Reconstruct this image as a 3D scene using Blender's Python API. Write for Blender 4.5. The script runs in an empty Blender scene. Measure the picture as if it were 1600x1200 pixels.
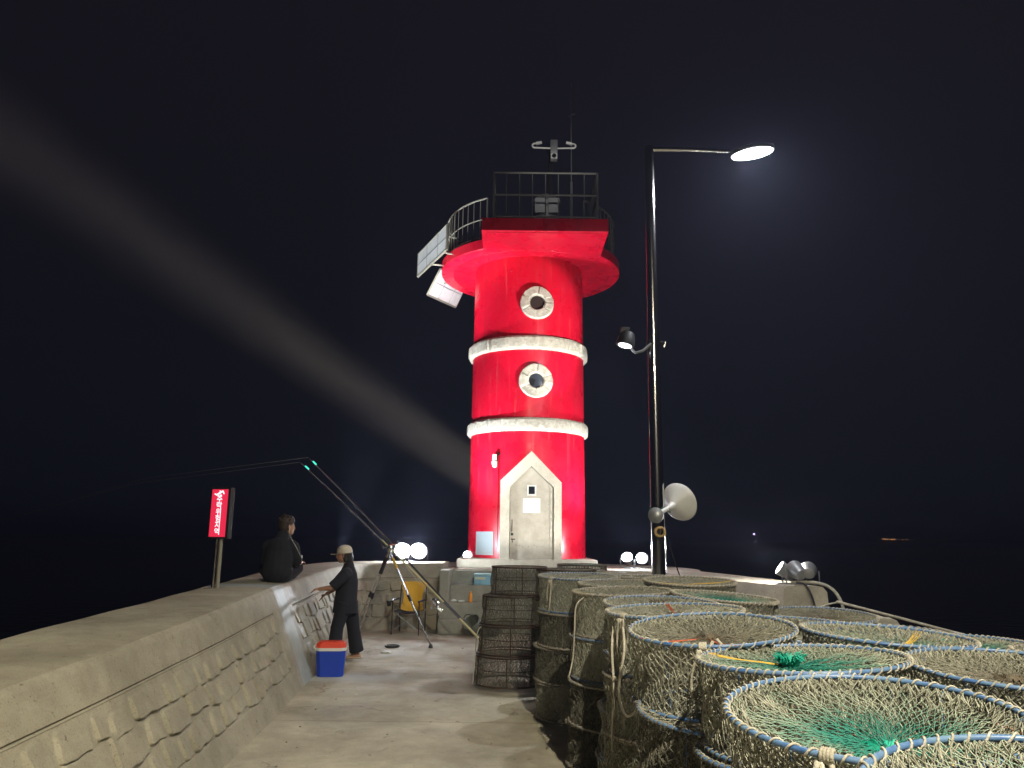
import bpy, bmesh, math, random
import numpy as np
from mathutils import Vector, Matrix
S = bpy.context.scene
COL = S.collection
PI = math.pi
# ------------------------------------------------------------------ camera
f_px, pitch, roll = 1208.0, math.radians(11.1), math.radians(0.7)
cam = bpy.data.cameras.new('camera'); camo = bpy.data.objects.new('camera', cam); COL.objects.link(camo)
cam.sensor_width = 36; cam.lens = 36 * f_px / 1600; cam.clip_start = .05; cam.clip_end = 9000
Rv, Uv = Vector((1, 0, 0)), Vector((0, -math.sin(pitch), math.cos(pitch)))
Fv = Vector((0, math.cos(pitch), math.sin(pitch)))
R2 = Rv * math.cos(roll) + Uv * math.sin(roll); U2 = Uv * math.cos(roll) - Rv * math.sin(roll)
M = Matrix.Identity(4)
for i in range(3): M[i][0] = R2[i]; M[i][1] = U2[i]; M[i][2] = -Fv[i]
M[2][3] = 1.69
camo.matrix_world = M
S.camera = camo
# ------------------------------------------------------------------ night sky
W = bpy.data.worlds.new('World'); S.world = W; W.use_nodes = True
nt = W.node_tree; nt.nodes.clear()
wo = nt.nodes.new('ShaderNodeOutputWorld'); bg = nt.nodes.new('ShaderNodeBackground')
tc = nt.nodes.new('ShaderNodeTexCoord'); sp = nt.nodes.new('ShaderNodeSeparateXYZ'); cr = nt.nodes.new('ShaderNodeValToRGB')
nt.links.new(tc.outputs['Generated'], sp.inputs[0]); nt.links.new(sp.outputs[2], cr.inputs[0])
cr.color_ramp.elements[0].color = (.0034, .0044, .0074, 1); cr.color_ramp.elements[0].position = 0
cr.color_ramp.elements[1].color = (.0066, .0056, .0096, 1); cr.color_ramp.elements[1].position = .7
nt.links.new(cr.outputs[0], bg.inputs[0]); bg.inputs[1].default_value = 1.0
nt.links.new(bg.outputs[0], wo.inputs[0])
S.view_settings.view_transform = 'Standard'; S.view_settings.look = 'None'; S.view_settings.gamma = 1
S.view_settings.exposure = 0
S.cycles.volume_bounces = 0; S.cycles.max_bounces = 6; S.cycles.diffuse_bounces = 3; S.cycles.glossy_bounces = 3
S.cycles.transparent_max_bounces = 6; S.cycles.sample_clamp_indirect = 4
# ------------------------------------------------------------------ lamps of the place, and added lights
def lamp(name, typ, loc, power, color, size=.1, target=None, cone=None, blend=.6):
    l = bpy.data.lights.new(name, typ); l.energy = power; l.color = color
    o = bpy.data.objects.new(name, l); COL.objects.link(o); o.location = loc
    if typ == 'SPOT': l.spot_size = math.radians(cone); l.spot_blend = blend
    if typ == 'AREA': l.shape = 'DISK'; l.size = size
    else: l.shadow_soft_size = size
    if target is not None:
        o.rotation_euler = (Vector(target) - Vector(loc)).to_track_quat('-Z', 'Y').to_euler()
    return o
COOL = (.86, .92, 1.0); WARM = (1.0, .90, .68); NEUT = (1, .97, .9)
lamp('street_lamp_light', 'AREA', (3.33, 10, 6.975), 290, (.93, .95, 1.0), .26, (3.33, 10, 0))
lamp('added_lamp_light_behind', 'AREA', (1.5, -1.2, 7.0), 2550, WARM, .26, (1.5, -1.2, 0))  # added lamp behind the viewer, lights the path and trap fronts
lamp('wall_flood_light', 'SPOT', (-2.12, 15.52, 1.42), 700, COOL, .08, (.1, 16.9, 7.2), 84, .8)
lamp('wall_flood_light', 'SPOT', (-1.78, 15.52, 1.42), 700, COOL, .08, (.5, 17.0, 7.6), 84, .8)
lamp('added_lamp_halo', 'POINT', (3.33, 10, 6.90), 110, (.85, .88, 1.0), .10)  # added point light for a round halo at the lamp head
lamp('added_parapet_fill', 'POINT', (4.0, 11.75, 1.6), 100, NEUT, .08)  # added fill that brightens the parapet end
lamp('added_parapet_fill', 'POINT', (2.5, 16.0, 1.5), 80, COOL, .08)  # added fill for the parapet edge beside the tower
lamp('added_wall_glow', 'POINT', (-1.95, 15.40, 1.50), 240, COOL, .10)  # added point light for glow around the two wall floods
lamp('rear_flood_and_added_light', 'SPOT', (2.60, 16.20, 1.30), 800, COOL, .07, (1.0, 17.0, 7.6), 90)
lamp('rear_flood_and_added_light', 'SPOT', (-3.3, 15.2, 1.3), 5200, COOL, .07, (-1.9, 17.3, 8.0), 40, .9)  # unseen spot without a fixture, added to light the solar panels
lamp('parapet_flood_light', 'SPOT', (3.86, 11.45, 1.32), 1900, NEUT, .07, (.5, 16.4, 4.0), 49, .3)
lamp('parapet_flood_light', 'SPOT', (3.98, 11.5, 1.32), 2300, NEUT, .07, (.45, 16.6, 6.3), 19, .25)
lamp('added_mast_spot', 'SPOT', (2.1, -1.2, 6.95), 4200, NEUT, .05, (.8, 16.5, 10.2), 10, .8)  # off-frame spot added to brighten the sensor and landing railing
lamp('pole_spot_light', 'SPOT', (1.40, 9.96, 4.08), 90, NEUT, .05, (-1.0, 9.0, 0), 90)
sb = lamp('added_sky_beam', 'AREA', (.95, 19.7, 2.0), 680, (1.0, .80, .44), .95, (-11.2, 15.5, 10.05)); sb.data.spread = math.radians(8.5)  # added light behind the tower, makes the pale beam in the haze

# ------------------------------------------------------------------ materials
def mat(name, col, rough=.7, metal=0, emit=None, estr=0, noise=None, bump=0, bscale=20, spec=.5, trans=0, coat=0):
    """noise = (scale, colour2, amount[, detail])"""
    m = bpy.data.materials.new(name); m.use_nodes = True
    n = m.node_tree; b = n.nodes['Principled BSDF']
    b.inputs['Base Color'].default_value = (*col, 1); b.inputs['Roughness'].default_value = rough
    b.inputs['Metallic'].default_value = metal; b.inputs['Specular IOR Level'].default_value = spec
    b.inputs['Coat Weight'].default_value = coat
    if trans: b.inputs['Transmission Weight'].default_value = trans
    if emit: b.inputs['Emission Color'].default_value = (*emit, 1); b.inputs['Emission Strength'].default_value = estr
    t = n.nodes.new('ShaderNodeTexCoord')
    if noise:
        x = n.nodes.new('ShaderNodeTexNoise'); x.inputs['Scale'].default_value = noise[0]; x.inputs['Detail'].default_value = 6
        x.inputs['Roughness'].default_value = .65
        n.links.new(t.outputs['Object'], x.inputs['Vector'])
        r = n.nodes.new('ShaderNodeValToRGB'); r.color_ramp.elements[0].position = .36; r.color_ramp.elements[1].position = .66
        r.color_ramp.elements[0].color = (*col, 1); c2 = [a * (1 - noise[2]) + c * noise[2] for a, c in zip(col, noise[1])]
        r.color_ramp.elements[1].color = (*c2, 1)
        n.links.new(x.outputs[0], r.inputs[0]); n.links.new(r.outputs[0], b.inputs['Base Color'])
    if bump:
        x = n.nodes.new('ShaderNodeTexNoise'); x.inputs['Scale'].default_value = bscale; x.inputs['Detail'].default_value = 5
        n.links.new(t.outputs['Object'], x.inputs['Vector'])
        u = n.nodes.new('ShaderNodeBump'); u.inputs['Strength'].default_value = 1; u.inputs['Distance'].default_value = bump
        n.links.new(x.outputs[0], u.inputs['Height']); n.links.new(u.outputs[0], b.inputs['Normal'])
    return m

def concrete(name, col, floor=False, tint=None, seal=False):
    """weathered concrete: broad stains, fine speckle, pits; floor gets joints, seal gets a glossy pale strip"""
    m = bpy.data.materials.new(name); m.use_nodes = True
    n = m.node_tree; b = n.nodes['Principled BSDF']; L = n.links
    b.inputs['Roughness'].default_value = .78; b.inputs['Specular IOR Level'].default_value = .35
    t = n.nodes.new('ShaderNodeTexCoord')
    def N(scale, det=5, rough=.6, dist=0, vec=None):
        x = n.nodes.new('ShaderNodeTexNoise'); x.inputs['Scale'].default_value = scale; x.inputs['Detail'].default_value = det
        x.inputs['Roughness'].default_value = rough; x.inputs['Distortion'].default_value = dist
        L.new(vec or t.outputs['Object'], x.inputs['Vector']); return x.outputs[0]
    def RAMP(src, p0, c0, p1, c1):
        r = n.nodes.new('ShaderNodeValToRGB'); e = r.color_ramp.elements
        e[0].position = p0; e[0].color = (*c0, 1); e[1].position = p1; e[1].color = (*c1, 1)
        L.new(src, r.inputs[0]); return r.outputs[0]
    def MIX(a, bb, fac, mode='MULTIPLY'):
        x = n.nodes.new('ShaderNodeMix'); x.data_type = 'RGBA'; x.blend_type = mode
        if isinstance(fac, (int, float)): x.inputs[0].default_value = fac
        else: L.new(fac, x.inputs[0])
        for k, v in ((6, a), (7, bb)):
            if isinstance(v, tuple): x.inputs[k].default_value = (*v, 1)
            else: L.new(v, x.inputs[k])
        return x.outputs[2]
    def MATH(op, a, c=None, clamp=False):
        x = n.nodes.new('ShaderNodeMath'); x.operation = op; x.use_clamp = clamp
        for k, v in ((0, a), (1, c)):
            if v is None: continue
            if isinstance(v, (int, float)): x.inputs[k].default_value = v
            else: L.new(v, x.inputs[k])
        return x.outputs[0]
    c = RAMP(N(.9, 7, .62, .4), .35, tuple(v * .72 for v in col), .66, tuple(min(1, v * 1.12) for v in col))
    c = MIX(c, RAMP(N(5, 6, .7), .38, (.84, .83, .80), .6, (1.04, 1.03, 1.0)), .85)
    c = MIX(c, RAMP(N(95, 3, .7), .33, (.62, .60, .56), .47, (1, 1, 1)), .75)
    c = MIX(c, RAMP(N(28, 2, .5), .26, (.35, .32, .28), .32, (1, 1, 1)), .8)
    sx = n.nodes.new('ShaderNodeSeparateXYZ'); L.new(t.outputs['Object'], sx.inputs[0])
    rough = None
    if floor:
        # transverse damp bands and pour joints
        y = sx.outputs[1]
        wv = MATH('ADD', y, MATH('MULTIPLY', N(.7, 3), .5))
        band = MATH('SINE', MATH('MULTIPLY', wv, 5.2))
        c = MIX(c, RAMP(MATH('ADD', MATH('MULTIPLY', band, .25), N(.8, 4)), .42, (.80, .79, .76), .72, (1, 1, 1)), .6)
        for yj in (10.95, 7.6, 4.2, 13.6):
            d = MATH('ABSOLUTE', MATH('SUBTRACT', MATH('ADD', y, MATH('MULTIPLY', N(2.0, 3), .05)), yj))
            c = MIX(c, RAMP(d, .006, (.55, .53, .5), .018, (1, 1, 1)), .6)
        # hairline cracks, oil spots, damp sheen
        vo = n.nodes.new('ShaderNodeTexVoronoi'); vo.feature = 'DISTANCE_TO_EDGE'; vo.inputs['Scale'].default_value = .55
        wrp = n.nodes.new('ShaderNodeVectorMath'); wrp.operation = 'ADD'; nz = n.nodes.new('ShaderNodeTexNoise'); nz.inputs['Scale'].default_value = 2.2; nz.inputs['Detail'].default_value = 6
        L.new(t.outputs['Object'], nz.inputs['Vector']); L.new(t.outputs['Object'], wrp.inputs[0]); L.new(nz.outputs['Color'], wrp.inputs[1]); L.new(wrp.outputs[0], vo.inputs['Vector'])
        ck = MATH('ADD', vo.outputs['Distance'], MATH('MULTIPLY', RAMP(N(.9, 3), .48, (0, 0, 0), .56, (1, 1, 1)), .05))
        c = MIX(c, RAMP(ck, .0025, (.42, .40, .37), .006, (1, 1, 1)), .8)
        c = MIX(c, RAMP(N(3.4, 3, .5, .6), .66, (1, 1, 1), .74, (.55, .53, .50)), .8)
        c = MIX(c, RAMP(N(420, 2, .7), .40, (.55, .52, .48), .50, (1.1, 1.1, 1.08)), .6)
        rgh = RAMP(N(1.6, 4), .38, (.66, .66, .66), .60, (.88, .88, .88)); L.new(rgh, b.inputs['Roughness'])
        # pale wash stain round the sealed joint
        vx = MATH('MULTIPLY', MATH('ADD', sx.outputs[0], 1.75), .75); vy = MATH('MULTIPLY', MATH('SUBTRACT', y, 9.75), 1.9)
        d = MATH('SQRT', MATH('ADD', MATH('MULTIPLY', vx, vx), MATH('MULTIPLY', vy, vy)))
        d = MATH('ADD', d, MATH('MULTIPLY', MATH('SUBTRACT', N(3.5, 5), .5), .7))
        c = MIX(c, (.46, .50, .50), RAMP(d, .25, (.62, .62, .62), .72, (0, 0, 0)), 'MIX')
    if seal:
        y = sx.outputs[1]
        e = MATH('ADD', y, MATH('MULTIPLY', MATH('SUBTRACT', N(4, 4), .5), .10))
        d = MATH('ABSOLUTE', MATH('SUBTRACT', e, 9.45))
        msk = RAMP(d, .20, (1, 1, 1), .26, (0, 0, 0))
        e2 = MATH('ADD', MATH('ABSOLUTE', MATH('SUBTRACT', y, 9.65)), MATH('MULTIPLY', MATH('SUBTRACT', N(3.2, 5), .5), 1.3))
        wet = RAMP(e2, .35, (1, 1, 1), .62, (0, 0, 0))
        c = MIX(c, (.33, .37, .36), MATH('MULTIPLY', msk, .8), 'MIX')
        c = MIX(c, (.60, .61, .56), MATH('MULTIPLY', wet, RAMP(N(7, 5, .7), .50, (0, 0, 0), .62, (.22, .22, .22))), 'MIX')
        rough = MATH('SUBTRACT', .78, MATH('MULTIPLY', MATH('MAXIMUM', msk, MATH('MULTIPLY', wet, .9)), .28))
        L.new(rough, b.inputs['Roughness'])
    if tint: c = MIX(c, tint, 1.0)
    L.new(c, b.inputs['Base Color'])
    u = n.nodes.new('ShaderNodeBump'); u.inputs['Distance'].default_value = .004; u.inputs['Strength'].default_value = .9
    L.new(MATH('ADD', N(140, 4, .7), MATH('MULTIPLY', N(12, 5, .6), 1.6)), u.inputs['Height']); L.new(u.outputs[0], b.inputs['Normal'])
    return m

def net_mat(name, c1, c2, scale=9):
    m = mat(name, c1, .85, noise=(scale, c2, 1.0), spec=.2)
    return m
def radial_net_mat(name, cin, cout, r0, r1):
    m = mat(name, cin, .85, noise=(7, cout, 1.0), spec=.2); n = m.node_tree; L = n.links; b = n.nodes['Principled BSDF']
    t = n.nodes.new('ShaderNodeTexCoord'); v = n.nodes.new('ShaderNodeVectorMath'); v.operation = 'MULTIPLY'; v.inputs[1].default_value = (1, 1, 0)
    L.new(t.outputs['Object'], v.inputs[0]); g = n.nodes.new('ShaderNodeVectorMath'); g.operation = 'LENGTH'; L.new(v.outputs[0], g.inputs[0])
    x = n.nodes.new('ShaderNodeTexNoise'); x.inputs['Scale'].default_value = 6; L.new(t.outputs['Object'], x.inputs['Vector'])
    a = n.nodes.new('ShaderNodeMath'); a.operation = 'MULTIPLY_ADD'; a.inputs[1].default_value = .42; L.new(x.outputs[0], a.inputs[0]); L.new(g.outputs['Value'], a.inputs[2])
    r = n.nodes.new('ShaderNodeValToRGB'); e = r.color_ramp.elements; e[0].position = r0; e[0].color = (*cin, 1); e[1].position = r1; e[1].color = (*cout, 1)
    L.new(a.outputs[0], r.inputs[0]); L.new(r.outputs[0], b.inputs['Base Color']); return m
def weathered_red(name, c0):
    m = mat(name, c0, .30, bump=.0012, bscale=9); n = m.node_tree; L = n.links; b = n.nodes['Principled BSDF']
    t = n.nodes.new('ShaderNodeTexCoord'); mp = n.nodes.new('ShaderNodeMapping'); mp.inputs['Scale'].default_value = (7, 7, .35); L.new(t.outputs['Object'], mp.inputs[0])
    def noise(vec, sc, det=5):
        x = n.nodes.new('ShaderNodeTexNoise'); x.inputs['Scale'].default_value = sc; x.inputs['Detail'].default_value = det; L.new(vec, x.inputs['Vector']); return x.outputs[0]
    def ramp(src, p0, a, p1, c):
        r = n.nodes.new('ShaderNodeValToRGB'); e = r.color_ramp.elements; e[0].position = p0; e[0].color = (*a, 1); e[1].position = p1; e[1].color = (*c, 1); L.new(src, r.inputs[0]); return r.outputs[0]
    def mix(a, c, f, mode='MIX'):
        x = n.nodes.new('ShaderNodeMix'); x.data_type = 'RGBA'; x.blend_type = mode
        for k, v in ((0, f), (6, a), (7, c)):
            if isinstance(v, (float, int)): x.inputs[k].default_value = v
            elif isinstance(v, tuple): x.inputs[k].default_value = (*v, 1)
            else: L.new(v, x.inputs[k])
        return x.outputs[2]
    c = ramp(noise(t.outputs['Object'], .9), .35, c0, .68, tuple(v * .86 for v in c0))
    c = mix(c, (.42, .02, .03), ramp(noise(mp.outputs[0], 1.0), .56, (0, 0, 0), .74, (.45, .45, .45)))          # run-down grime
    c = mix(c, (.70, .16, .16), ramp(noise(mp.outputs[0], 2.3), .62, (0, 0, 0), .74, (.30, .30, .30)))          # chalky salt streaks
    c = mix(c, (.75, .55, .50), ramp(noise(t.outputs['Object'], 16, 3), .74, (0, 0, 0), .77, (.6, .6, .6)))     # small chips
    L.new(c, b.inputs['Base Color']); L.new(ramp(noise(t.outputs['Object'], 3), .35, (.22, .22, .22), .7, (.42, .42, .42)), b.inputs['Roughness'])
    return m
MT = dict(
    floor=concrete('quay_concrete', (.47, .44, .355), floor=True),
    wall=concrete('parapet_concrete', (.36, .337, .262), seal=True),
    wall2=concrete('head_concrete', (.42, .39, .32)),
    step=concrete('step_concrete', (.36, .36, .30)),
    red=weathered_red('red_paint', (.74, .005, .030)),
    reddark=mat('red_paint_fascia', (.60, .004, .02), .35),
    stone=mat('white_stone', (.60, .57, .48), .8, noise=(14, (.38, .35, .27), .9), bump=.016, bscale=26),
    stoneb=mat('beige_stone', (.62, .58, .48), .8, noise=(9, (.50, .47, .37), .8), bump=.010, bscale=20),
    doorp=mat('beige_door_paint', (.54, .50, .42), .5, noise=(5, (.42, .38, .30), 1), bump=.001, bscale=30),
    glass=mat('dark_glass', (.012, .015, .02), .12, spec=.6),
    void=mat('dark_inside', (.004, .004, .005), .9),
    steel=mat('stainless_steel', (.55, .54, .52), .17, 1, bump=.0004, bscale=3),
    rail=mat('railing_paint', (.30, .28, .22), .45, .3),
    dark=mat('black_metal', (.02, .02, .022), .45, .2),
    black=mat('black_plastic', (.015, .015, .017), .5),
    grey=mat('grey_metal', (.32, .33, .34), .4, .6),
    white=mat('white_plastic', (.78, .78, .76), .4, noise=(6, (.66, .66, .63), .6)),
    paper=mat('paper', (.72, .76, .74), .6),
    ink=mat('faded_print', (.52, .56, .56), .7),
    sheet=mat('notice_sheet', (.50, .60, .64), .35),
    shirt=mat('black_cotton', (.007, .008, .013), .9, noise=(6, (.012, .014, .022), 1), bump=.006, bscale=7),
    trousers=mat('dark_cotton', (.009, .011, .018), .9, bump=.006, bscale=8),
    skin=mat('skin', (.46, .25, .17), .5), hair=mat('black_hair', (.012, .010, .009), .5, bump=.004, bscale=60),
    hairb=mat('brown_hair', (.035, .022, .016), .6, bump=.006, bscale=50),
    cap=mat('beige_cap', (.52, .46, .36), .85, bump=.001, bscale=120),
    sandal=mat('beige_sandal', (.42, .37, .26), .6),
    blue=mat('blue_plastic', (.015, .06, .52), .38), lid=mat('orange_red_plastic', (.80, .07, .03), .4),
    yellow=mat('yellow_canvas', (.88, .50, .03), .75, noise=(5, (.78, .42, .03), 1), bump=.002, bscale=80),
    rod=mat('rod_blank', (.10, .10, .12), .25, .4), rody=mat('rod_yellow_grip', (.52, .46, .24), .5),
    orange=mat('orange_bottle_plastic', (.85, .32, .02), .35),
    lblue=mat('pale_blue_foam', (.20, .45, .60), .6, noise=(8, (.30, .55, .68), 1)),
    cream=mat('cream_rope', (.50, .475, .40), .85, noise=(9, (.30, .28, .22), 1), bump=.003, bscale=150),
    dirty=mat('dirty_rope', (.33, .315, .26), .9, noise=(9, (.13, .12, .09), 1), bump=.003, bscale=120),
    bluehoop=mat('blue_hoop_pipe', (.04, .11, .29), .4, noise=(12, (.13, .22, .34), 1)),
    greyhoop=mat('weathered_hoop_pipe', (.16, .17, .18), .6, noise=(12, (.28, .24, .18), 1)),
    iron=mat('dark_iron_frame', (.035, .03, .026), .6, .3, noise=(20, (.09, .05, .03), 1)),
    net=net_mat('olive_netting', (.41, .41, .335), (.16, .16, .125), 38),
    netd=net_mat('dark_netting', (.20, .195, .155), (.06, .058, .045), 30),
    netp=net_mat('pale_netting', (.46, .46, .375), (.19, .19, .15), 34),
    netg=radial_net_mat('green_netting', (.03, .19, .15), (.34, .37, .29), .32, .56),
    netb=radial_net_mat('brown_netting', (.13, .115, .09), (.26, .255, .20), .22, .50),
    tuftg=mat('green_twine', (.01, .36, .26), .7), tuftd=mat('brown_twine', (.12, .10, .07), .9), redt=mat('red_twine', (.45, .10, .04), .8),
    yelt=mat('yellow_twine', (.62, .40, .06), .8),
    rock=concrete('armour_concrete', (.40, .37, .28)),
)
def emis(name, col, s): return mat(name, (0, 0, 0), .5, emit=col, estr=s)
MT['lensw'] = emis('flood_lens', (.92, .96, 1), 60); MT['lensd'] = emis('flood_lens_side', (.8, .87, 1), 1.2)
MT['lampw'] = emis('lamp_panel', (.95, .97, 1), 60)
MT['signr'] = emis('sign_red', (1, .03, .09), .85); MT['signw'] = emis('sign_white', (1, .93, .97), 1.3)
MT['tipg'] = emis('chemical_light', (.05, .9, .6), 1.6); MT['far'] = emis('far_orange_lamp', (1, .42, .16), 7)
MT['far2'] = emis('far_white_lamp', (.75, .55, .95), 25)

# ------------------------------------------------------------------ helpers
def mesh_np(name, V, Fs, m=None, smooth=None):
    """V (n,3), Fs list of arrays of equal-length faces"""
    me = bpy.data.meshes.new(name); V = np.asarray(V, dtype=np.float32)
    me.vertices.add(len(V)); me.vertices.foreach_set('co', V.ravel())
    Fs = [np.asarray(f, dtype=np.int32) for f in Fs if len(f)]
    loops = np.concatenate([f.ravel() for f in Fs]); tot = np.concatenate([np.full(len(f), f.shape[1]) for f in Fs])
    me.loops.add(len(loops)); me.loops.foreach_set('vertex_index', loops)
    me.polygons.add(len(tot)); st = np.concatenate([[0], np.cumsum(tot)[:-1]])
    me.polygons.foreach_set('loop_start', st.astype(np.int32)); me.polygons.foreach_set('loop_total', tot.astype(np.int32))
    me.update(calc_edges=True)
    if m: me.materials.append(m)
    if smooth is not None:
        me.polygons.foreach_set('use_smooth', np.ones(len(tot), dtype=bool))
        if smooth < 3: me.set_sharp_from_angle(angle=smooth)
    return me
def link(name, me, parent=None, m=None):
    o = bpy.data.objects.new(name, me); COL.objects.link(o)
    if parent is not None: o.parent = parent
    if m is not None:
        if not me.materials: me.materials.append(m)
        else: o.material_slots[0].link = 'OBJECT'; o.material_slots[0].material = m
    return o
def tag(o, label=None, cat=None, group=None, kind=None):
    if label: o['label'] = label
    if cat: o['category'] = cat
    if group: o['group'] = group
    if kind: o['kind'] = kind
    return o
def thing(name, label, cat, loc=(0, 0, 0), rz=0, group=None):
    o = bpy.data.objects.new(name, None); COL.objects.link(o); o.location = loc; o.rotation_euler = (0, 0, rz)
    o.empty_display_size = .1
    return tag(o, label, cat, group)
class MB:
    def __init__(s): s.v = []; s.f = []
    def add(s, V, F):
        b = len(s.v); s.v += [tuple(x) for x in V]; s.f += [tuple(i + b for i in q) for q in F]; return s
    def box(s, c, d, rz=0, rot=None, bev=0):
        bm = bmesh.new(); bmesh.ops.create_cube(bm, size=1)
        bmesh.ops.scale(bm, vec=d, verts=bm.verts)
        if bev: bmesh.ops.bevel(bm, geom=bm.edges[:], offset=bev, segments=2, affect='EDGES', profile=.6)
        Mx = Matrix.Translation(c) @ (rot.to_4x4() if rot is not None else Matrix.Rotation(rz, 4, 'Z'))
        bm.verts.ensure_lookup_table()
        V = [Mx @ v.co for v in bm.verts]; F = [[v.index for v in q.verts] for q in bm.faces]; bm.free()
        return s.add(V, F)
    def tube(s, pts, r, n=8, caps=True, closed=False):
        P = [Vector(p) for p in pts]; k = len(P)
        rs = r if isinstance(r, (list, tuple)) else [r] * k
        V = []; F = []; prev = None
        for i in range(k):
            if closed: t = P[(i + 1) % k] - P[i - 1]
            else: t = P[min(i + 1, k - 1)] - P[max(i - 1, 0)]
            t.normalize()
            if prev is None:
                a = Vector((0, 0, 1)) if abs(t.z) < .9 else Vector((1, 0, 0)); u = t.cross(a).normalized()
            else: u = (prev - t * prev.dot(t)).normalized()
            prev = u; w = t.cross(u)
            for j in range(n):
                an = 2 * PI * j / n; V.append(P[i] + (u * math.cos(an) + w * math.sin(an)) * rs[i])
        for i in range(k if closed else k - 1):
            for j in range(n):
                a = i * n + j; b2 = i * n + (j + 1) % n; c = ((i + 1) % k) * n
                F.append((a, b2, c + (j + 1) % n, c + j))
        if caps and not closed: F.append(tuple(range(n))[::-1]); F.append(tuple(range((k - 1) * n, k * n)))
        return s.add(V, F)
    def lathe(s, prof, c=(0, 0, 0), n=32, rot=None, a0=0, a1=2 * PI, cap=True):
        full = abs(a1 - a0 - 2 * PI) < 1e-6; m = n if full else n + 1
        V = []; F = []
        for (r, z) in prof:
            for j in range(m):
                an = a0 + (a1 - a0) * j / n; p = Vector((r * math.cos(an), r * math.sin(an), z))
                if rot is not None: p = rot @ p
                V.append(p + Vector(c))
        for i in range(len(prof) - 1):
            for j in range(n):
                j2 = (j + 1) % m if full else j + 1
                F.append((i * m + j, i * m + j2, (i + 1) * m + j2, (i + 1) * m + j))
        if full and cap:
            if prof[0][0] > 1e-4: F.append(tuple(range(m))[::-1])
            if prof[-1][0] > 1e-4: F.append(tuple(range((len(prof) - 1) * m, len(prof) * m)))
        return s.add(V, F)
    def prism(s, poly, z0, z1):
        n = len(poly); V = [(x, y, z0) for x, y in poly] + [(x, y, z1) for x, y in poly]
        F = [tuple(range(n))[::-1], tuple(range(n, 2 * n))] + [(i, (i + 1) % n, n + (i + 1) % n, n + i) for i in range(n)]
        return s.add(V, F)
    def build(s, name, m, parent=None, smooth=.6, local=False):
        """vertices are world positions; they are moved into the space of the top-level thing"""
        me = bpy.data.meshes.new(name)
        if parent is not None and not local:
            r = parent
            while r.parent: r = r.parent
            inv = (Matrix.Translation(r.location) @ Matrix.Rotation(r.rotation_euler.z, 4, 'Z')).inverted()
            s.v = [tuple(inv @ Vector(p)) for p in s.v]
        me.from_pydata(s.v, [], s.f); me.update()
        bm = bmesh.new(); bm.from_mesh(me); bmesh.ops.recalc_face_normals(bm, faces=bm.faces); bm.to_mesh(me); bm.free()
        me.materials.append(m)
        if smooth: me.shade_smooth(); me.set_sharp_from_angle(angle=smooth)
        return link(name, me, parent)
def rot_to(d):
    return Vector(d).to_track_quat('Z', 'Y').to_matrix()
def capsule(mb, p0, r0, p1, r1, flat=None, n=14):
    """tapered capsule; flat = (direction, factor) squashes it along that direction about its axis"""
    p0 = Vector(p0); p1 = Vector(p1); d = p1 - p0; L = d.length
    R = rot_to(d if L > 1e-6 else (0, 0, 1)); prof = []
    for k in range(0, 6): a = -PI / 2 + PI / 2 * k / 5; prof.append((max(r0 * math.cos(a), 1e-4 if k == 0 else 0), r0 * math.sin(a)))
    for k in range(0, 6): a = PI / 2 * k / 5; prof.append((max(r1 * math.cos(a), 1e-4 if k == 5 else 0), L + r1 * math.sin(a)))
    t = MB(); t.lathe(prof, (0, 0, 0), n, R)
    V = [Vector(v) for v in t.v]
    if flat:
        fd = Vector(flat[0]).normalized(); V = [v - fd * v.dot(fd) * (1 - flat[1]) for v in V]
    mb.add([v + p0 for v in V], t.f)
def blob(name, mb, m, parent, voxel=.008, smooth=3):
    """one continuous skin round overlapping volumes"""
    me = bpy.data.meshes.new(name); me.from_pydata(mb.v, [], mb.f); me.update()
    bm = bmesh.new(); bm.from_mesh(me); bmesh.ops.recalc_face_normals(bm, faces=bm.faces); bm.to_mesh(me); bm.free()
    o = bpy.data.objects.new(name, me); COL.objects.link(o)
    r = o.modifiers.new('r', 'REMESH'); r.mode = 'VOXEL'; r.voxel_size = voxel
    s = o.modifiers.new('s', 'SMOOTH'); s.iterations = smooth; s.factor = .6
    dg = bpy.context.evaluated_depsgraph_get(); dg.update()
    m2 = bpy.data.meshes.new_from_object(o.evaluated_get(dg)); bpy.data.objects.remove(o)
    if parent is not None:
        rt = parent
        while rt.parent: rt = rt.parent
        m2.transform((Matrix.Translation(rt.location) @ Matrix.Rotation(rt.rotation_euler.z, 4, 'Z')).inverted())
    m2.materials.clear(); m2.materials.append(m); m2.shade_smooth(); m2.name = name
    return link(name, m2, parent)
def interp(P, n):
    """Catmull-Rom through points, n samples a span"""
    P = np.array(P, float); out = []
    for i in range(len(P) - 1):
        a = P[max(i - 1, 0)]; b = P[i]; c = P[i + 1]; d = P[min(i + 2, len(P) - 1)]
        for k in range(n):
            t = k / n
            out.append(.5 * (2 * b + (c - a) * t + (2 * a - 5 * b + 4 * c - d) * t * t + (3 * b - a - 3 * c + d) * t ** 3))
    out.append(P[-1]); return np.array(out)

# ================================================================== SETTING
# sea and quay
mb = MB(); mb.add([(-1700, -1700, -3), (1700, -1700, -3), (1700, 1700, -3), (-1700, 1700, -3)], [(0, 1, 2, 3)])
sea = mb.build('sea', mat('sea_water', (.004, .007, .012), .22, bump=.25, bscale=1.3, spec=.4)); tag(sea, kind='structure')
quay = [(-3.0, -7), (4.9, -7), (4.9, 7.6), (4.6, 9.5), (4.25, 11), (4.1, 13.5), (3.6, 15.8), (2.6, 17.6), (-2.2, 17.6), (-3.3, 15.6), (-3.4, 12), (-3.2, 9)]
mb = MB(); mb.prism(quay, -4.2, 0); fl = mb.build('quay_floor', MT['floor'], smooth=0); tag(fl, kind='structure')
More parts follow.
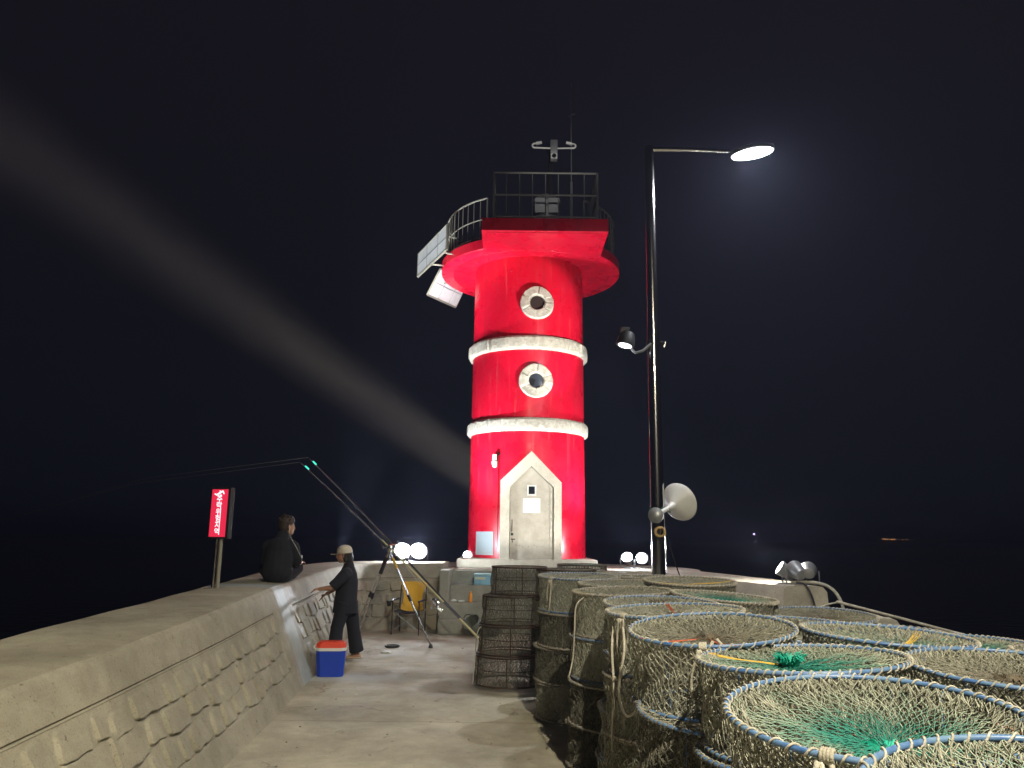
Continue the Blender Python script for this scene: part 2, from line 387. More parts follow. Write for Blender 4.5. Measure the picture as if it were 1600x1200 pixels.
# round head platform that carries the tower
plat = []
for a in np.linspace(0, 2 * PI, 72, endpoint=False):
    plat.append((.35 + 3.55 * math.cos(a), 16.55 + 3.0 * math.sin(a)))
plat = [(x, max(y, 15.2)) for x, y in plat]
mb = MB(); mb.prism(plat, -4.2, 1.05); pf = mb.build('head_platform', MT['wall2'], smooth=.3); tag(pf, kind='structure')

# left parapet wall with flagstone relief
base = [(-1.72, -6), (-1.80, 0), (-1.95, 4), (-2.07, 6), (-2.16, 7.5), (-2.30, 9.2), (-2.38, 10.4), (-2.52, 12), (-2.66, 13.3), (-2.56, 14.2), (-2.2, 14.52), (-1.7, 14.58), (-1.25, 14.6)]
topi = [(-2.12, -6, .86), (-2.22, 0, .90), (-2.37, 4, .95), (-2.50, 6, .98), (-2.59, 7.5, 1.02), (-2.73, 9.2, 1.06), (-2.80, 10.4, 1.07), (-2.88, 12, 1.10), (-2.90, 13.3, 1.13), (-2.75, 14.4, 1.15), (-2.3, 14.82, 1.16), (-1.7, 14.88, 1.16), (-1.25, 14.9, 1.16)]
topo = [(-2.95, -6, .86), (-3.02, 0, .92), (-3.22, 4, .97), (-3.34, 6, 1.01), (-3.43, 7.5, 1.03), (-3.56, 9.2, 1.06), (-3.66, 10.4, 1.07), (-3.85, 12, 1.08), (-3.90, 13.6, 1.11), (-3.55, 15.2, 1.14), (-2.8, 16.0, 1.15), (-1.9, 16.3, 1.15), (-1.25, 16.4, 1.15)]
NS = 40
Bp = interp(base, NS); Tp = interp(topi, NS); Op = interp(topo, NS)
seg = np.r_[0, np.cumsum(np.hypot(*np.diff(Bp, axis=0).T))]
nc = int(seg[-1] / .012); uu = np.linspace(0, seg[-1], nc)
Bq = np.stack([np.interp(uu, seg, Bp[:, k]) for k in range(2)], 1)
Tq = np.stack([np.interp(uu, seg, Tp[:, k]) for k in range(3)], 1); Oq = np.stack([np.interp(uu, seg, Op[:, k]) for k in range(3)], 1)
nr = 150
rng = np.random.default_rng(5)
tt = np.linspace(0, 1, nr)[:, None] * np.ones((1, nc)); UU = uu[None, :] * np.ones((nr, 1)); vv = tt * 1.14
YY = Bq[None, :, 1] * np.ones((nr, 1))
# rounded blocks in three uneven courses, standing proud mostly at their lower and near edges
stone_h = np.zeros(UU.shape)
wu = UU + .010 * np.sin(vv * 13 + UU * 3) + .006 * np.sin(UU * 19 + vv * 9); wvv = vv + .010 * np.sin(UU * 7 + 2) + .005 * np.sin(UU * 29)
stones = []
for r_, (v0, hh) in enumerate(((.325, .092), (.53, .098), (.735, .090))):
    x = rng.uniform(-.1, .2)
    while x < seg[-1] + .5:
        w = rng.choice([.09, .12, .15, .19, .23]) * rng.uniform(.85, 1.15); tall = rng.random() < .22 and r_ < 2
        stones.append((x + w, v0 + rng.uniform(-.022, .022) + (.05 if tall else 0), w, hh + rng.uniform(-.014, .008) + (.045 if tall else 0), rng.uniform(-.16, .16), rng.uniform(.7, 1.15)))
        x += 2 * w + rng.uniform(.016, .040)
for (a, b_, w, h_, sk, amp) in stones:
    c0, c1 = np.searchsorted(uu, [a - w - .15, a + w + .15]); sl = slice(c0, c1)
    dy = wvv[:, sl] - b_; dx = wu[:, sl] - a + sk * dy
    rad = .035; qx = np.abs(dx) - w + rad; qy = np.abs(dy) - h_ + rad
    sd = np.hypot(np.maximum(qx, 0), np.maximum(qy, 0)) + np.minimum(np.maximum(qx, qy), 0) - rad
    e = np.clip(-sd / .014, 0, 1); e = e * e * (3 - 2 * e)
    g = np.clip(.75 - .45 * dx / w - .55 * dy / h_, .12, 1.15)
    stone_h[:, sl] = np.maximum(stone_h[:, sl], e * .024 * g * amp)
panel = ((vv > .215) & (vv < .86) & (((YY < 8.85)) | ((YY > 9.85)))).astype(float)
ln = np.exp(-((vv - .875) / .007) ** 2) * ((YY < 8.86) | (YY > 9.85)) + np.exp(-((YY - 8.87) / .010) ** 2) * (vv > .2) * (vv < .88)
disp = panel * (stone_h - .008) - ln * .020
disp += .004 * np.sin(UU * 2.1) * np.sin(vv * 3)
tx = np.gradient(Bq[:, 0]); ty = np.gradient(Bq[:, 1]); ln_ = np.hypot(tx, ty); nx = ty / ln_; ny = -tx / ln_
P = np.zeros((nr, nc, 3))
bl = tt[:, :, None]
P[..., :2] = Bq[None] * (1 - bl) + Tq[None, :, :2] * bl; P[..., 2] = Tq[None, :, 2] * tt
# rounded shoulder
sh = np.clip((tt - .955) / .045, 0, 1) ** 2
P[..., 0] += nx[None] * (disp - .022 * sh); P[..., 1] += ny[None] * (disp - .022 * sh)
rows = [P]
wob = .002 * np.sin(uu * 5)
for k, s_ in enumerate(np.linspace(.03, .97, 9)):
    q = Tq * (1 - s_) + Oq * s_; q = q.copy(); q[:, 2] += .012 * math.sin(PI * s_) + wob + .003; rows.append(q[None])
q = Oq.copy(); q[:, 2] -= .02; rows.append(q[None])
q = Oq.copy(); q[:, 0] -= nx * .25; q[:, 1] -= ny * .25; q[:, 2] = -4.2; rows.append(q[None])
G = np.concatenate(rows, 0); n0, n1 = G.shape[:2]
idx = np.arange(n0 * n1).reshape(n0, n1)
Fq = np.stack([idx[:-1, :-1], idx[:-1, 1:], idx[1:, 1:], idx[1:, :-1]], -1).reshape(-1, 4)
endf = [idx[:, 0][None, :], idx[:, -1][::-1][None, :]]
me = mesh_np('sea_wall', G.reshape(-1, 3), [Fq, endf[0], endf[1]], MT['wall'], smooth=.7)
w = link('parapet_wall', me)
tag(w, 'long beige concrete parapet with flagstone relief on its sloping inner face, left of the path', 'wall')

# right parapet wall curving round the head
inn = [(2.45, 15.6), (2.85, 14.6), (3.15, 13.2), (3.45, 12.0), (3.80, 11.05)]
out = [(3.15, 17.2), (3.75, 15.4), (4.12, 13.6), (4.38, 12.0), (4.30, 10.80)]
I_ = interp(inn, 14); O_ = interp(out, 14); rows = []
for (A, z, off) in ((I_, 0, .10), (I_, .98, 0), (I_, 1.05, -.04)):
    d = O_ - I_; d = d / np.linalg.norm(d, axis=1)[:, None]; rows.append(np.c_[A - d * off, np.full(len(A), z)])
for s_ in (.3, .7): rows.append(np.c_[I_ * (1 - s_) + O_ * s_, np.full(len(I_), 1.065)])
rows.append(np.c_[O_ - d * .05, np.full(len(O_), 1.055)]); rows.append(np.c_[O_, np.full(len(O_), .99)]); rows.append(np.c_[O_ + d * .3, np.full(len(O_), -4.2)])
G = np.stack(rows); n0, n1 = G.shape[:2]; idx = np.arange(n0 * n1).reshape(n0, n1)
Fq = np.stack([idx[:-1, :-1], idx[:-1, 1:], idx[1:, 1:], idx[1:, :-1]], -1).reshape(-1, 4)
me = mesh_np('head_wall', G.reshape(-1, 3), [Fq, idx[:, 0][None, :], idx[:, -1][::-1][None, :]], MT['wall2'], smooth=.5)
w = link('parapet_wall', me); tag(w, 'plain pale concrete parapet curving past the lamp pole behind the traps', 'wall')

# stairs up to the platform
st = thing('concrete_steps', 'grey concrete steps with a side kerb, left of the lighthouse door', 'steps', (-1.2, 14.2, 0))
mb = MB()
prof = [(14.2, 0), (14.2, .26), (14.2, .51), (14.62, .51), (14.62, .79), (15.0, .79), (15.0, 1.035), (15.4, 1.035), (15.4, 0)]
x0, x1 = -1.08, 2.2
V = [(x0, y, z) for y, z in prof] + [(x1, y, z) for y, z in prof]; n = len(prof)
mb.add(V, [tuple(range(n)), tuple(range(n, 2 * n))[::-1]] + [(i, (i + 1) % n, n + (i + 1) % n, n + i) for i in range(n)])
mb.build('step_flight', MT['step'], st, smooth=0)
mb = MB(); mb.box((-.93, 14.07, .125), (.62, .26, .25), bev=.012); mb.build('lowest_step', MT['step'], st)
mb = MB(); mb.prism([(-1.24, 14.16), (-1.084, 14.16), (-1.084, 15.6), (-1.24, 15.6)], 0, 1.07); mb.build('side_kerb', MT['step'], st, smooth=0)

# armour blocks beyond the quay on the right
def armour(x, y, z, s, rz, label):
    bm = bmesh.new(); bmesh.ops.create_cube(bm, size=1); bmesh.ops.subdivide_edges(bm, edges=bm.edges[:], cuts=3, use_grid_fill=True)
    rr = random.Random(int(x * 100))
    for v in bm.verts: v.co += Vector((rr.uniform(-.03, .03), rr.uniform(-.03, .03), rr.uniform(-.008, .008)))
    bmesh.ops.scale(bm, vec=(s * 1.35, s * 1.1, 3.4), verts=bm.verts)
    for v in bm.verts:
        if v.co.z > 1.6: v.co.x *= .82; v.co.y *= .82
        elif v.co.z > .8: v.co.z = 1.58; v.co.x *= 1.02
    bmesh.ops.rotate(bm, cent=(0, 0, 0), matrix=Matrix.Rotation(rz, 3, 'Z'), verts=bm.verts)
    me = bpy.data.meshes.new('armour_block'); bm.to_mesh(me); bm.free(); me.materials.append(MT['rock']); me.shade_smooth(); me.set_sharp_from_angle(angle=.7)
    o = link('armour_block', me); o.location = (x, y, z - 1.7); tag(o, label, 'concrete block', 'armour blocks beyond the quay edge')
armour(5.05, 11.5, .60, .62, .1, 'concrete armour block nearest the end of the right parapet')
armour(5.55, 10.6, .47, .60, .5, 'concrete armour block with rounded shoulder, in the middle of the three')
armour(5.75, 9.35, .36, .62, -.2, 'lowest concrete armour block, under the taut mooring rope')

# ================================================================== LIGHTHOUSE
CX, CY, RT = .37, 17.6, 1.30
lh = thing('lighthouse', 'red lighthouse with white stone bands and square balcony at the end of the quay', 'lighthouse', (CX, CY, 1.05))
mb = MB(); mb.box((CX - .02, CY - .02, 1.135), (2.86, 3.02, .17), bev=.02); mb.build('plinth', MT['stoneb'], lh)
mb = MB(); mb.lathe([(RT + .012, 1.222), (RT, 2.5), (RT - .01, 4.2), (RT - .03, 7.81)], (CX, CY, 0), 96); mb.build('tower_wall', MT['red'], lh)
def band(z0, z1):
    mb = MB(); V = []; F = []; n = 240; prof = [(.0, z0), (.055, z0 + .01), (.082, z0 + .05), (.088, (z0 + z1) / 2), (.080, z1 - .05), (.048, z1 - .005), (0, z1)]
    rr = random.Random(int(z0 * 10)); K = 22; offs = [rr.uniform(-.006, .01) for _ in range(K)]
    for j in range(n):
        a = 2 * PI * j / n; k = int(a / (2 * PI) * K); fr = a / (2 * PI) * K - k
        g = -.02 if (fr < .03 or fr > .97) else offs[k] + rr.uniform(-.006, .006)
        for r, z in prof: V.append((CX + (RT - .01 + r + (g if r > .05 else 0)) * math.cos(a), CY + (RT - .01 + r + (g if r > .05 else 0)) * math.sin(a), z + (rr.uniform(-.005, .005) if r > 0 else 0)))
    m = len(prof)
    for j in range(n):
        for i in range(m - 1): a = j * m + i; b = ((j + 1) % n) * m + i; F.append((a, b, b + 1, a + 1))
    mb.add(V, F); mb.build('stone_band', MT['stone'], lh, smooth=.5)
band(3.88, 4.17); band(5.66, 5.97)
# portholes
def on_tower(x, z, off=0, r=RT):
    return Vector((x, CY - math.sqrt(max((r + off) ** 2 - (x - CX) ** 2, 0)), z))
def porthole(x, z, broken):
    V = []; F = []; n = 64; rr = random.Random(7 + broken)
    prof = [(.372, -.02), (.368, .06), (.352, .085), (.19, .09), (.165, .07), (.155, .02), (.15, -.03)]
    for j in range(n):
        a = 2 * PI * j / n; g = -.016 if j in (4, 15, 27, 37, 48, 58) else (-.006, .006, -.002, .008, -.007, .003, .007)[sum(j > q for q in (4, 15, 27, 37, 48, 58))] + rr.uniform(-.0035, .0035)
        for r, o in prof:
            px_ = x + r * math.cos(a); p = on_tower(px_, z + r * math.sin(a), o + (g if o > .05 else 0)); V.append(p)
    m = len(prof)
    for j in range(n):
        for i in range(m - 1): a = j * m + i; b = ((j + 1) % n) * m + i; F.append((a, b, b + 1, a + 1))
    s = MB().add(V, F).build('porthole', MT['stone'], lh, smooth=.5)
    V = [on_tower(x, z, .022)]; V += [on_tower(x + .16 * math.cos(2 * PI * j / n), z + .16 * math.sin(2 * PI * j / n), .022) for j in range(n)]
    MB().add(V, [(0, 1 + (j + 1) % n, 1 + j) for j in range(n)]).build('glass', mat('porthole_glass', (.035, .045, .06) if broken else (.05, .035, .03), .15), s)
    if broken:
        pl = [(-.13, .02), (-.08, .06), (-.06, .02), (-.03, .03), (-.01, -.02), (-.04, -.05), (-.03, -.09), (-.08, -.12), (-.12, -.08)]
        MB().add([on_tower(x + a, z + b, .030) for a, b in pl], [tuple(range(len(pl)))]).build('hole', MT['void'], s)
porthole(.53, 6.71, 0); porthole(.515, 4.97, 1)
# door with pointed stone surround
DX0, DX1, DZ0 = -.21, 1.02, 1.22
cxd = .42
def yfront(x, o): return on_tower(x, 0, o).y
ysur = yfront(cxd, 0) - .10
outer = [(-.215, DZ0), (-.215, 2.82), (cxd + .01, 3.44), (1.06, 2.79), (1.06, DZ0)]
inner = [(-.02, DZ0), (-.02, 2.68), (cxd + .01, 3.12), (.90, 2.68), (.90, DZ0)]
V = []; F = []
for (pl, y) in ((outer, 0), (outer, ysur), (inner, ysur), (inner, ysur + .13)):
    for x, z in pl: V.append((x, (yfront(x, -.03) if y == 0 else y), z))
for k in range(3):
    for i in range(4): a = k * 5 + i; F.append((a, a + 1, a + 6, a + 5))
MB().add(V, F).build('door_surround', MT['stoneb'], lh, smooth=0)
for (a, b, nm) in ((( -.215, 2.62), (-.02, 2.62), 0), ((.90, 2.62), (1.035, 2.62), 0), ((.13, 3.16), (.22, 2.93), 0), ((.74, 3.10), (.64, 2.95), 0)):
    pass
dr = MB().add([(x, ysur + .075, z) for x, z in [(-.02, DZ0), (.90, DZ0), (.90, 2.68), (cxd + .01, 3.12), (-.02, 2.68)]], [(0, 1, 2, 3, 4)]).build('door', MT['doorp'], lh, smooth=0)
mb = MB(); yd = ysur + .075
mb.box((.005, yd - .01, 1.95), (.014, .02, 1.46)); mb.build('door_frame', MT['stone'], dr); mb = MB(); mb.box((.845, yd - .012, 1.95), (.05, .022, 1.46)); mb.build('hinge_strip', MT['stone'], dr)
for (cx_, cz_, dx, dz) in ((.46, 2.78, .21, .035), (.46, 2.565, .21, .035)): pass
mb = MB(); fw = .20
for (x, z, a, b) in ((.44, 2.72, .19, .03), (.44, 2.53, .19, .03), (.36, 2.625, .03, .16), (.52, 2.625, .03, .16)): mb.box((x, yd - .012, z), (a, .024, b))
wf = mb.build('door_window', MT['white'], dr)
mb = MB(); mb.box((.44, yd - .006, 2.625), (.135, .01, .165)); mb.build('pane', MT['glass'], wf)
mb = MB(); mb.tube([(.035, yd, 2.02), (.035, yd - .04, 2.02), (.035, yd - .04, 1.78), (.035, yd, 1.78)], .009, 6); mb.build('door_handle', MT['dark'], dr)
mb = MB(); mb.box((.04, yd - .012, 1.72), (.05, .02, .05), bev=.004); mb.build('keyhole_plate', MT['dark'], dr); mb = MB(); mb.box((.06, yd - .012, 1.62), (.09, .02, .02)); mb.tube([(.05, yd - .02, 1.61), (.05, yd - .03, 1.55)], .008, 6); mb.build('padlock_hasp', MT['dark'], dr)
mb = MB()
for (x, z) in ((.20, 1.49), (.26, 1.46), (.38, 1.47), (.50, 1.50), (.55, 1.47), (.67, 1.48), (.13, 1.5), (.74, 2.2), (.79, 2.34), (.73, 2.3)):
    mb = MB(); mb.lathe([(.012, 0), (.009, .006), (.001, .008)], (x, yd, z), 8, Matrix.Rotation(PI / 2, 3, 'X')); mb.build('bolt', MT['grey'], dr)
nb = MB(); nb.box((.44, yd - .006, 2.31), (.36, .006, .30)); p_ = nb.build('paper_notice', MT['paper'], None)
tag(p_, 'white paper notice taped below the small window of the lighthouse door', 'notice')
mb = MB()
for k, (a, b) in enumerate(((-.10, .12), (-.13, .13), (-.12, -.02), (-.12, .0), (-.10, .08))): mb.box((.44 + (a + b) / 2, yd - .0095, 2.41 - k * .045), (b - a, .001, .008))
mb.build('print_lines', MT['ink'], p_)
# balcony: round slab with a square landing towards the quay
mb = MB(); DC = (.41, 17.8); RD = 2.13
mb.lathe([(1.0, 7.805), (RD - .30, 7.80), (RD - .285, 7.79), (RD - .27, 7.80), (RD - .02, 7.80), (RD, 7.82), (RD, 8.03), (RD - .02, 8.05), (1.0, 8.05)], (*DC, 0), 96)
mb.build('balcony_slab', MT['red'], lh)
mb = MB(); X0, X1, Y0, Y1 = -.66, 1.93, 14.86, 17.0
mb.box(((X0 + X1) / 2, (Y0 + Y1) / 2, 7.93), (X1 - X0, Y1 - Y0, .272), bev=.006); mb.build('landing_slab', MT['red'], lh)
mb = MB(); mb.tube([(X0 + .09, Y1, 7.79), (X0 + .09, Y0 + .09, 7.79), (X1 - .09, Y0 + .09, 7.79), (X1 - .09, 16.4, 7.79)], .009, 4); mb.build('drip_groove', MT['reddark'], lh)
def rail(mb, pts, h, nsub, r=.022):
    P = [Vector(p) for p in pts]
    for hh in (h, h * .52, .10): mb.tube([p + Vector((0, 0, hh)) for p in P], r if hh == h else r * .75, 6)
    for i, p in enumerate(P):
        if i % nsub == 0: mb.tube([p, p + Vector((0, 0, h))], r, 6)
        else: mb.tube([p, p + Vector((0, 0, h))], r * .5, 5)
zr = 8.05
mb = MB(); pts = []
xa, xb, ya = -.43, 1.72, 14.97
for t in np.linspace(16.4, ya, 8): pts.append((xa, t, zr + .015))
for t in np.linspace(xa, xb, 9)[1:]: pts.append((t, ya, zr + .015))
for t in np.linspace(ya, 16.4, 8)[1:]: pts.append((xb, t, zr + .015))
P_ = [Vector(p) for p in pts]
for hh in (1.05, .56, .08):
    for a, b in ((0, 7), (7, 15), (15, 22)): mb.tube([P_[a] + Vector((0, 0, hh)), P_[b] + Vector((0, 0, hh))], .022, 6)
for i, p in enumerate(P_): mb.tube([p, p + Vector((0, 0, 1.05))], .026 if i in (0, 7, 15, 22) else .011, 6)
mb.build('landing_railing', mat('dark_railing_paint', (.22, .22, .20), .45, .3), lh)
mb = MB(); pts = []
for a in np.linspace(math.radians(-55), math.radians(240), 55): pts.append((DC[0] + (RD - .13) * math.cos(a), DC[1] + (RD - .13) * math.sin(a), zr))
rail(mb, pts, 1.0, 6); mb.build('round_railing', MT['rail'], lh)
# lantern, mast and aerial on the balcony
mb = MB(); mb.lathe([(.34, 8.05), (.34, 8.9), (.36, 8.92), (.36, 8.98), (.30, 9.02), (.30, 9.55), (.36, 9.60), (.20, 9.75), (.03, 9.82)], (.78, 17.5, 0), 24)
mb.box((.62, 17.1, 9.35), (.26, .05, .36)); mb.box((.94, 17.1, 9.35), (.26, .05, .36))
mb.build('lantern', MT['grey'], lh)
mb = MB(); mb.tube([(.86, 17.3, 8.05), (.86, 17.3, 10.9)], .05, 8); mb.build('mast', MT['dark'], lh)
mb = MB(); mb.tube([(1.36, 17.2, 8.05), (1.36, 17.2, 10.0)], .03, 6); mb.tube([(1.36, 17.2, 10.0), (1.36, 17.2, 12.6)], .013, 6)
mb.tube([(1.36, 17.2, 11.75), (1.46, 17.2, 11.78)], .008, 4); mb.tube([(1.30, 17.2, 11.7), (1.42, 17.2, 11.8)], .006, 4); mb.build('aerial', MT['grey'], lh)
# weather beacon: box with two hooked arms
wb = thing('weather_sensor', 'white sensor box with two hooked arms, on the mast above the lighthouse balcony', 'sensor', (.93, 17.0, 10.4))
mb = MB(); mb.box((.93, 17.0, 10.78), (.17, .16, .34), bev=.02); mb.build('sensor_box', MT['grey'], wb)
mb = MB(); mb.box((.93, 16.99, 10.52), (.16, .18, .14), bev=.02); sb_ = mb.build('lens_housing', MT['white'], wb)
mb = MB(); mb.lathe([(.055, 0), (.05, .02), (.001, .022)], (.93, 16.90, 10.52), 16, Matrix.Rotation(PI / 2, 3, 'X')); mb.build('lens', MT['glass'], sb_)
for s in (-1, 1):
    mb = MB(); x = .93; arc = [(x + s * .08, 16.98, 10.75)] + [(x + s * .44, 16.96, 10.75 - .0 * s)]
    for a in np.linspace(-PI / 2, PI / 2, 7): arc.append((x + s * (.46 + .055 * math.cos(a)), 16.96, 10.805 + .055 * math.sin(a)))
    arc.append((x + s * .40, 16.96, 10.86)); mb.tube(arc, .022, 8)
    a_ = mb.build('hooked_arm', MT['white'], wb)
    mb = MB(); mb.tube([(x + s * .42, 16.96, 10.86), (x + s * .29, 16.96, 10.89)], [.042, .036], 10); mb.build('sensor_head', MT['white'], a_)
# solar panels
def panel(name, label, BL, BR, TR, TL):
    c = thing(name, label, 'solar panel', BL, group='solar panels on the balcony railing')
    P = [Vector(p) for p in (BL, BR, TR, TL)]; nrm = (P[1] - P[0]).cross(P[3] - P[0]).normalized() * .02
    mb = MB()
    def Q(u, v): return (P[0] * (1 - u) + P[1] * u) * (1 - v) + (P[3] * (1 - u) + P[2] * u) * v
    mb.add([p + nrm for p in P] + [p - nrm for p in P], [(0, 1, 2, 3), (7, 6, 5, 4)] + [(i, (i + 1) % 4, 4 + (i + 1) % 4, 4 + i) for i in range(4)])
    mb.build('backing_sheet', mat('panel_backing', (.80, .80, .76), .5, noise=(3, (.7, .7, .66), 1)), c, smooth=0)
    for (a, b) in (((0, 0), (1, 0)), ((1, 0), (1, 1)), ((1, 1), (0, 1)), ((0, 1), (0, 0)), ((.34, 0), (.34, 1)), ((.72, 0), (.72, 1)), ((0, .5), (1, .5))):
        mb = MB(); mb.tube([Q(*a), Q(*b)], .032 if a[0] in (0, 1) and b[0] in (0, 1) and a[1] in (0, 1) and b[1] in (0, 1) and .5 not in a else .027, 4); mb.build('frame_bar', MT['grey'] if .5 in a else MT['rail'], c)
    return c, Q
c1, Q = panel('solar_panel', 'upper solar panel, standing upright beside the round railing', (-2.32, 18.0, 7.86), (-1.47, 16.15, 7.86), (-1.47, 16.15, 8.44), (-2.32, 18.0, 8.44))
for a in (.36, .8):
    for h_ in (.15, .85):
        q = Q(a, h_); d = Vector((DC[0], DC[1], q.z)) - q; e = q + d * ((d.length - RD + .1) / d.length)
        mb = MB(); mb.tube([q, e], .025, 6); mb.build('strut', MT['rail'], c1)
c2, Q = panel('solar_panel', 'lower tilted solar panel, half hidden behind the round balcony', (-2.12, 18.35, 7.52), (-1.5, 19.4, 7.52), (-1.2, 19.2, 8.12), (-1.80, 18.15, 8.12))
for a in (.3, .75):
    q = Q(a, .6); d = Vector((DC[0], DC[1], 8.0)) - q; e = q + d * ((d.length - RD + .1) / d.length)
    mb = MB(); mb.tube([q, e], .025, 6); mb.build('strut', MT['rail'], c2)
# camera and notice board on the tower
q = on_tower(-.35, 3.24, .06)
sc_ = thing('security_camera', 'small white security camera on the red tower, up and left of the door', 'camera', q)
mb = MB(); mb.box(q + Vector((0, 0, .08)), (.09, .09, .14), bev=.015); mb.build('mount', MT['white'], sc_)
mb = MB(); mb.lathe([(.001, -.14), (.045, -.12), (.06, -.06), (.06, 0)], q, 16); mb.build('camera_dome', MT['white'], sc_)
mb = MB(); mb.tube([q + Vector((.05, 0, .12)), q + Vector((.12, .02, .18))], .02, 6); mb.build('bracket', MT['dark'], sc_)
mb = MB(); n = 8; V = []
for k in range(n + 1):
    x = -.735 + .38 * k / n
    for z in (1.285, 1.77): V.append(on_tower(x, z, .018))
nbd = mb.add(V, [(2 * k, 2 * k + 2, 2 * k + 3, 2 * k + 1) for k in range(n)]).build('notice_board', MT['sheet'], None)
tag(nbd, 'pale blue notice sheet stuck low on the red tower, left of the door', 'notice')
mb = MB(); V = []
for k in range(n + 1):
    x = -.70 + .31 * k / n
    for z in (1.32, 1.345): V.append(on_tower(x, z, .022))
mb.add(V, [(2 * k, 2 * k + 2, 2 * k + 3, 2 * k + 1) for k in range(n)]).build('print_line', MT['ink'], nbd)
# conduit on the tower under the camera
mb = MB(); mb.tube([on_tower(-.27, 1.24, .012), on_tower(-.27, 3.34, .012)], .010, 6); mb.build('conduit', MT['reddark'], lh)

# ================================================================== STREET LAMPS
def street_lamp(x, y, zb, h, hx, label):
    t = thing('street_lamp', label, 'street lamp', (x, y, zb))
    mb = MB(); mb.tube([(x, y, zb), (x, y, zb + 1.2), (x, y, h)], [.098, .094, .062], 24); mb.build('pole', MT['steel'], t)
    mb = MB(); mb.lathe([(.17, zb), (.17, zb + .015), (.115, zb + .03), (.11, zb + .16), (.097, zb + .17)], (x, y, 0), 24); mb.build('base_flange', MT['steel'], t)
    s = 1 if hx > x else -1
    mb = MB(); mb.tube([(x - s * .02, y, h - .03), (x + s * .6, y, h - .03), (hx - s * .30, y, h - .05)], [.034, .030, .026], 12); mb.build('arm', MT['steel'], t)
    hd = MB(); prof = []
    V = []; F = []; n = 28; rows = [(.30, .165, -.045), (.31, .175, -.02), (.30, .17, .02), (.2, .11, .05), (.02, .01, .06)]
    for a_, b_, z_ in rows:
        for j in range(n):
            an = 2 * PI * j / n; V.append((hx + s * a_ * math.cos(an), y + b_ * math.sin(an), h - .03 + z_ + .17 * a_ * math.cos(an)))
    for i in range(len(rows) - 1):
        for j in range(n): F.append((i * n + j, i * n + (j + 1) % n, (i + 1) * n + (j + 1) % n, (i + 1) * n + j))
    hd.add(V, F + [tuple(range((len(rows) - 1) * n, len(rows) * n))]); hh = hd.build('lamp_head', MT['grey'], t)
    mb = MB(); mb.add([(hx + .285 * math.cos(2 * PI * j / n), y + .175 * math.sin(2 * PI * j / n), h - .078 + .17 * .285 * math.cos(2 * PI * j / n)) for j in range(n)], [tuple(range(n))])
    mb.build('light_panel', MT['lampw'], hh)
    return t
street_lamp(1.88, 10.0, 0, 7.06, 3.33, 'tall steel street lamp with lit head on a straight arm, right of the lighthouse')
street_lamp(4.6, -1.2, 0, 7.08, 1.5, 'steel street lamp added behind the viewer to light the path and traps')  # unseen lamp, added to carry the light behind the viewer
# camera pair clamped on the pole
pc = thing('pole_spotlight', 'black spotlight clamped halfway up the lamp pole, its rim lit', 'spotlight', (1.80, 9.98, 4.2))
mb = MB(); mb.lathe([(.092, 4.19), (.094, 4.25), (.092, 4.25)], (1.88, 10, 0), 20, cap=False); mb.tube([(1.96, 9.94, 4.24), (2.02, 9.9, 4.22), (2.0, 9.9, 4.15)], .010, 6); mb.build('clamp', MT['steel'], pc)
mb = MB(); mb.tube([(1.83, 9.92, 4.20), (1.72, 9.9, 4.10), (1.62, 9.9, 4.07), (1.57, 9.93, 4.13)], .018, 8); mb.build('bracket', MT['grey'], pc)
mb = MB(); mb.lathe([(.03, .13), (.09, .12), (.115, .04), (.125, -.03), (.125, -.06), (.11, -.06)], (1.50, 9.93, 4.23), 20, rot_to((.25, .1, 1))); h_ = mb.build('housing', MT['black'], pc)
mb = MB(); mb.box((1.49, 9.93, 4.38), (.12, .10, .08), bev=.015); mb.build('driver_box', MT['black'], h_)
mb = MB(); mb.lathe([(.105, 0), (.07, -.012), (.001, -.018)], Vector((1.50, 9.93, 4.23)) - Vector((.25, .1, 1)).normalized() * .055, 20, rot_to((.25, .1, 1))); mb.build('lens', emis('spot_lens', (.85, .93, 1), 6), h_)
# horn loudspeaker
sk = thing('horn_loudspeaker', 'white horn loudspeaker tied to the lamp pole with green cord', 'loudspeaker', (1.95, 9.85, 2.0))
d = Vector((.62, .62, .30)).normalized(); c0 = Vector((1.83, 9.78, 1.97))
mb = MB(); mb.lathe([(.028, .0), (.03, .30), (.05, .34), (.055, .37), (.11, .42), (.215, .50), (.245, .53), (.252, .545), (.243, .55), (.21, .52), (.06, .42), (.02, .40)], c0, 40, rot_to(d)); mb.build('horn', MT['white'], sk)
mb = MB(); mb.lathe([(.03, -.06), (.085, -.055), (.095, -.02), (.095, .03), (.06, .05), (.03, .06)], c0 - Vector((.02, .03, .01)), 24, rot_to((-.35, -1, .1))); mb.build('driver_unit', MT['grey'], sk)
mb = MB()
for k in range(3): mb.tube([(1.88 + .11 * math.cos(a), 10 + .11 * math.sin(a), 2.02 + .018 * k + .012 * math.sin(2 * a + k)) for a in np.linspace(0, 2 * PI, 20, endpoint=False)], .006, 5, closed=True)
mb.tube([(1.95, 9.9, 2.05), (2.02, 9.9, 2.0), (2.02, 9.95, 2.08), (1.93, 9.92, 2.02)], .008, 5)
mb.build('cord_tie', mat('dark_green_cord', (.02, .13, .09), .8), sk)
jb = thing('cable_bundle', 'yellow-brown coiled cable and clip hung on the lamp pole under the horn', 'cable', (1.87, 9.86, 1.75))
mb = MB(); mb.tube([(1.87 + .06 * math.cos(a), 9.86 - .004 * a, 1.76 + .055 * math.sin(a)) for a in np.linspace(0, 5 * PI, 40)], .014, 6); mb.build('coil', mat('tan_cable', (.50, .33, .12), .6), jb)
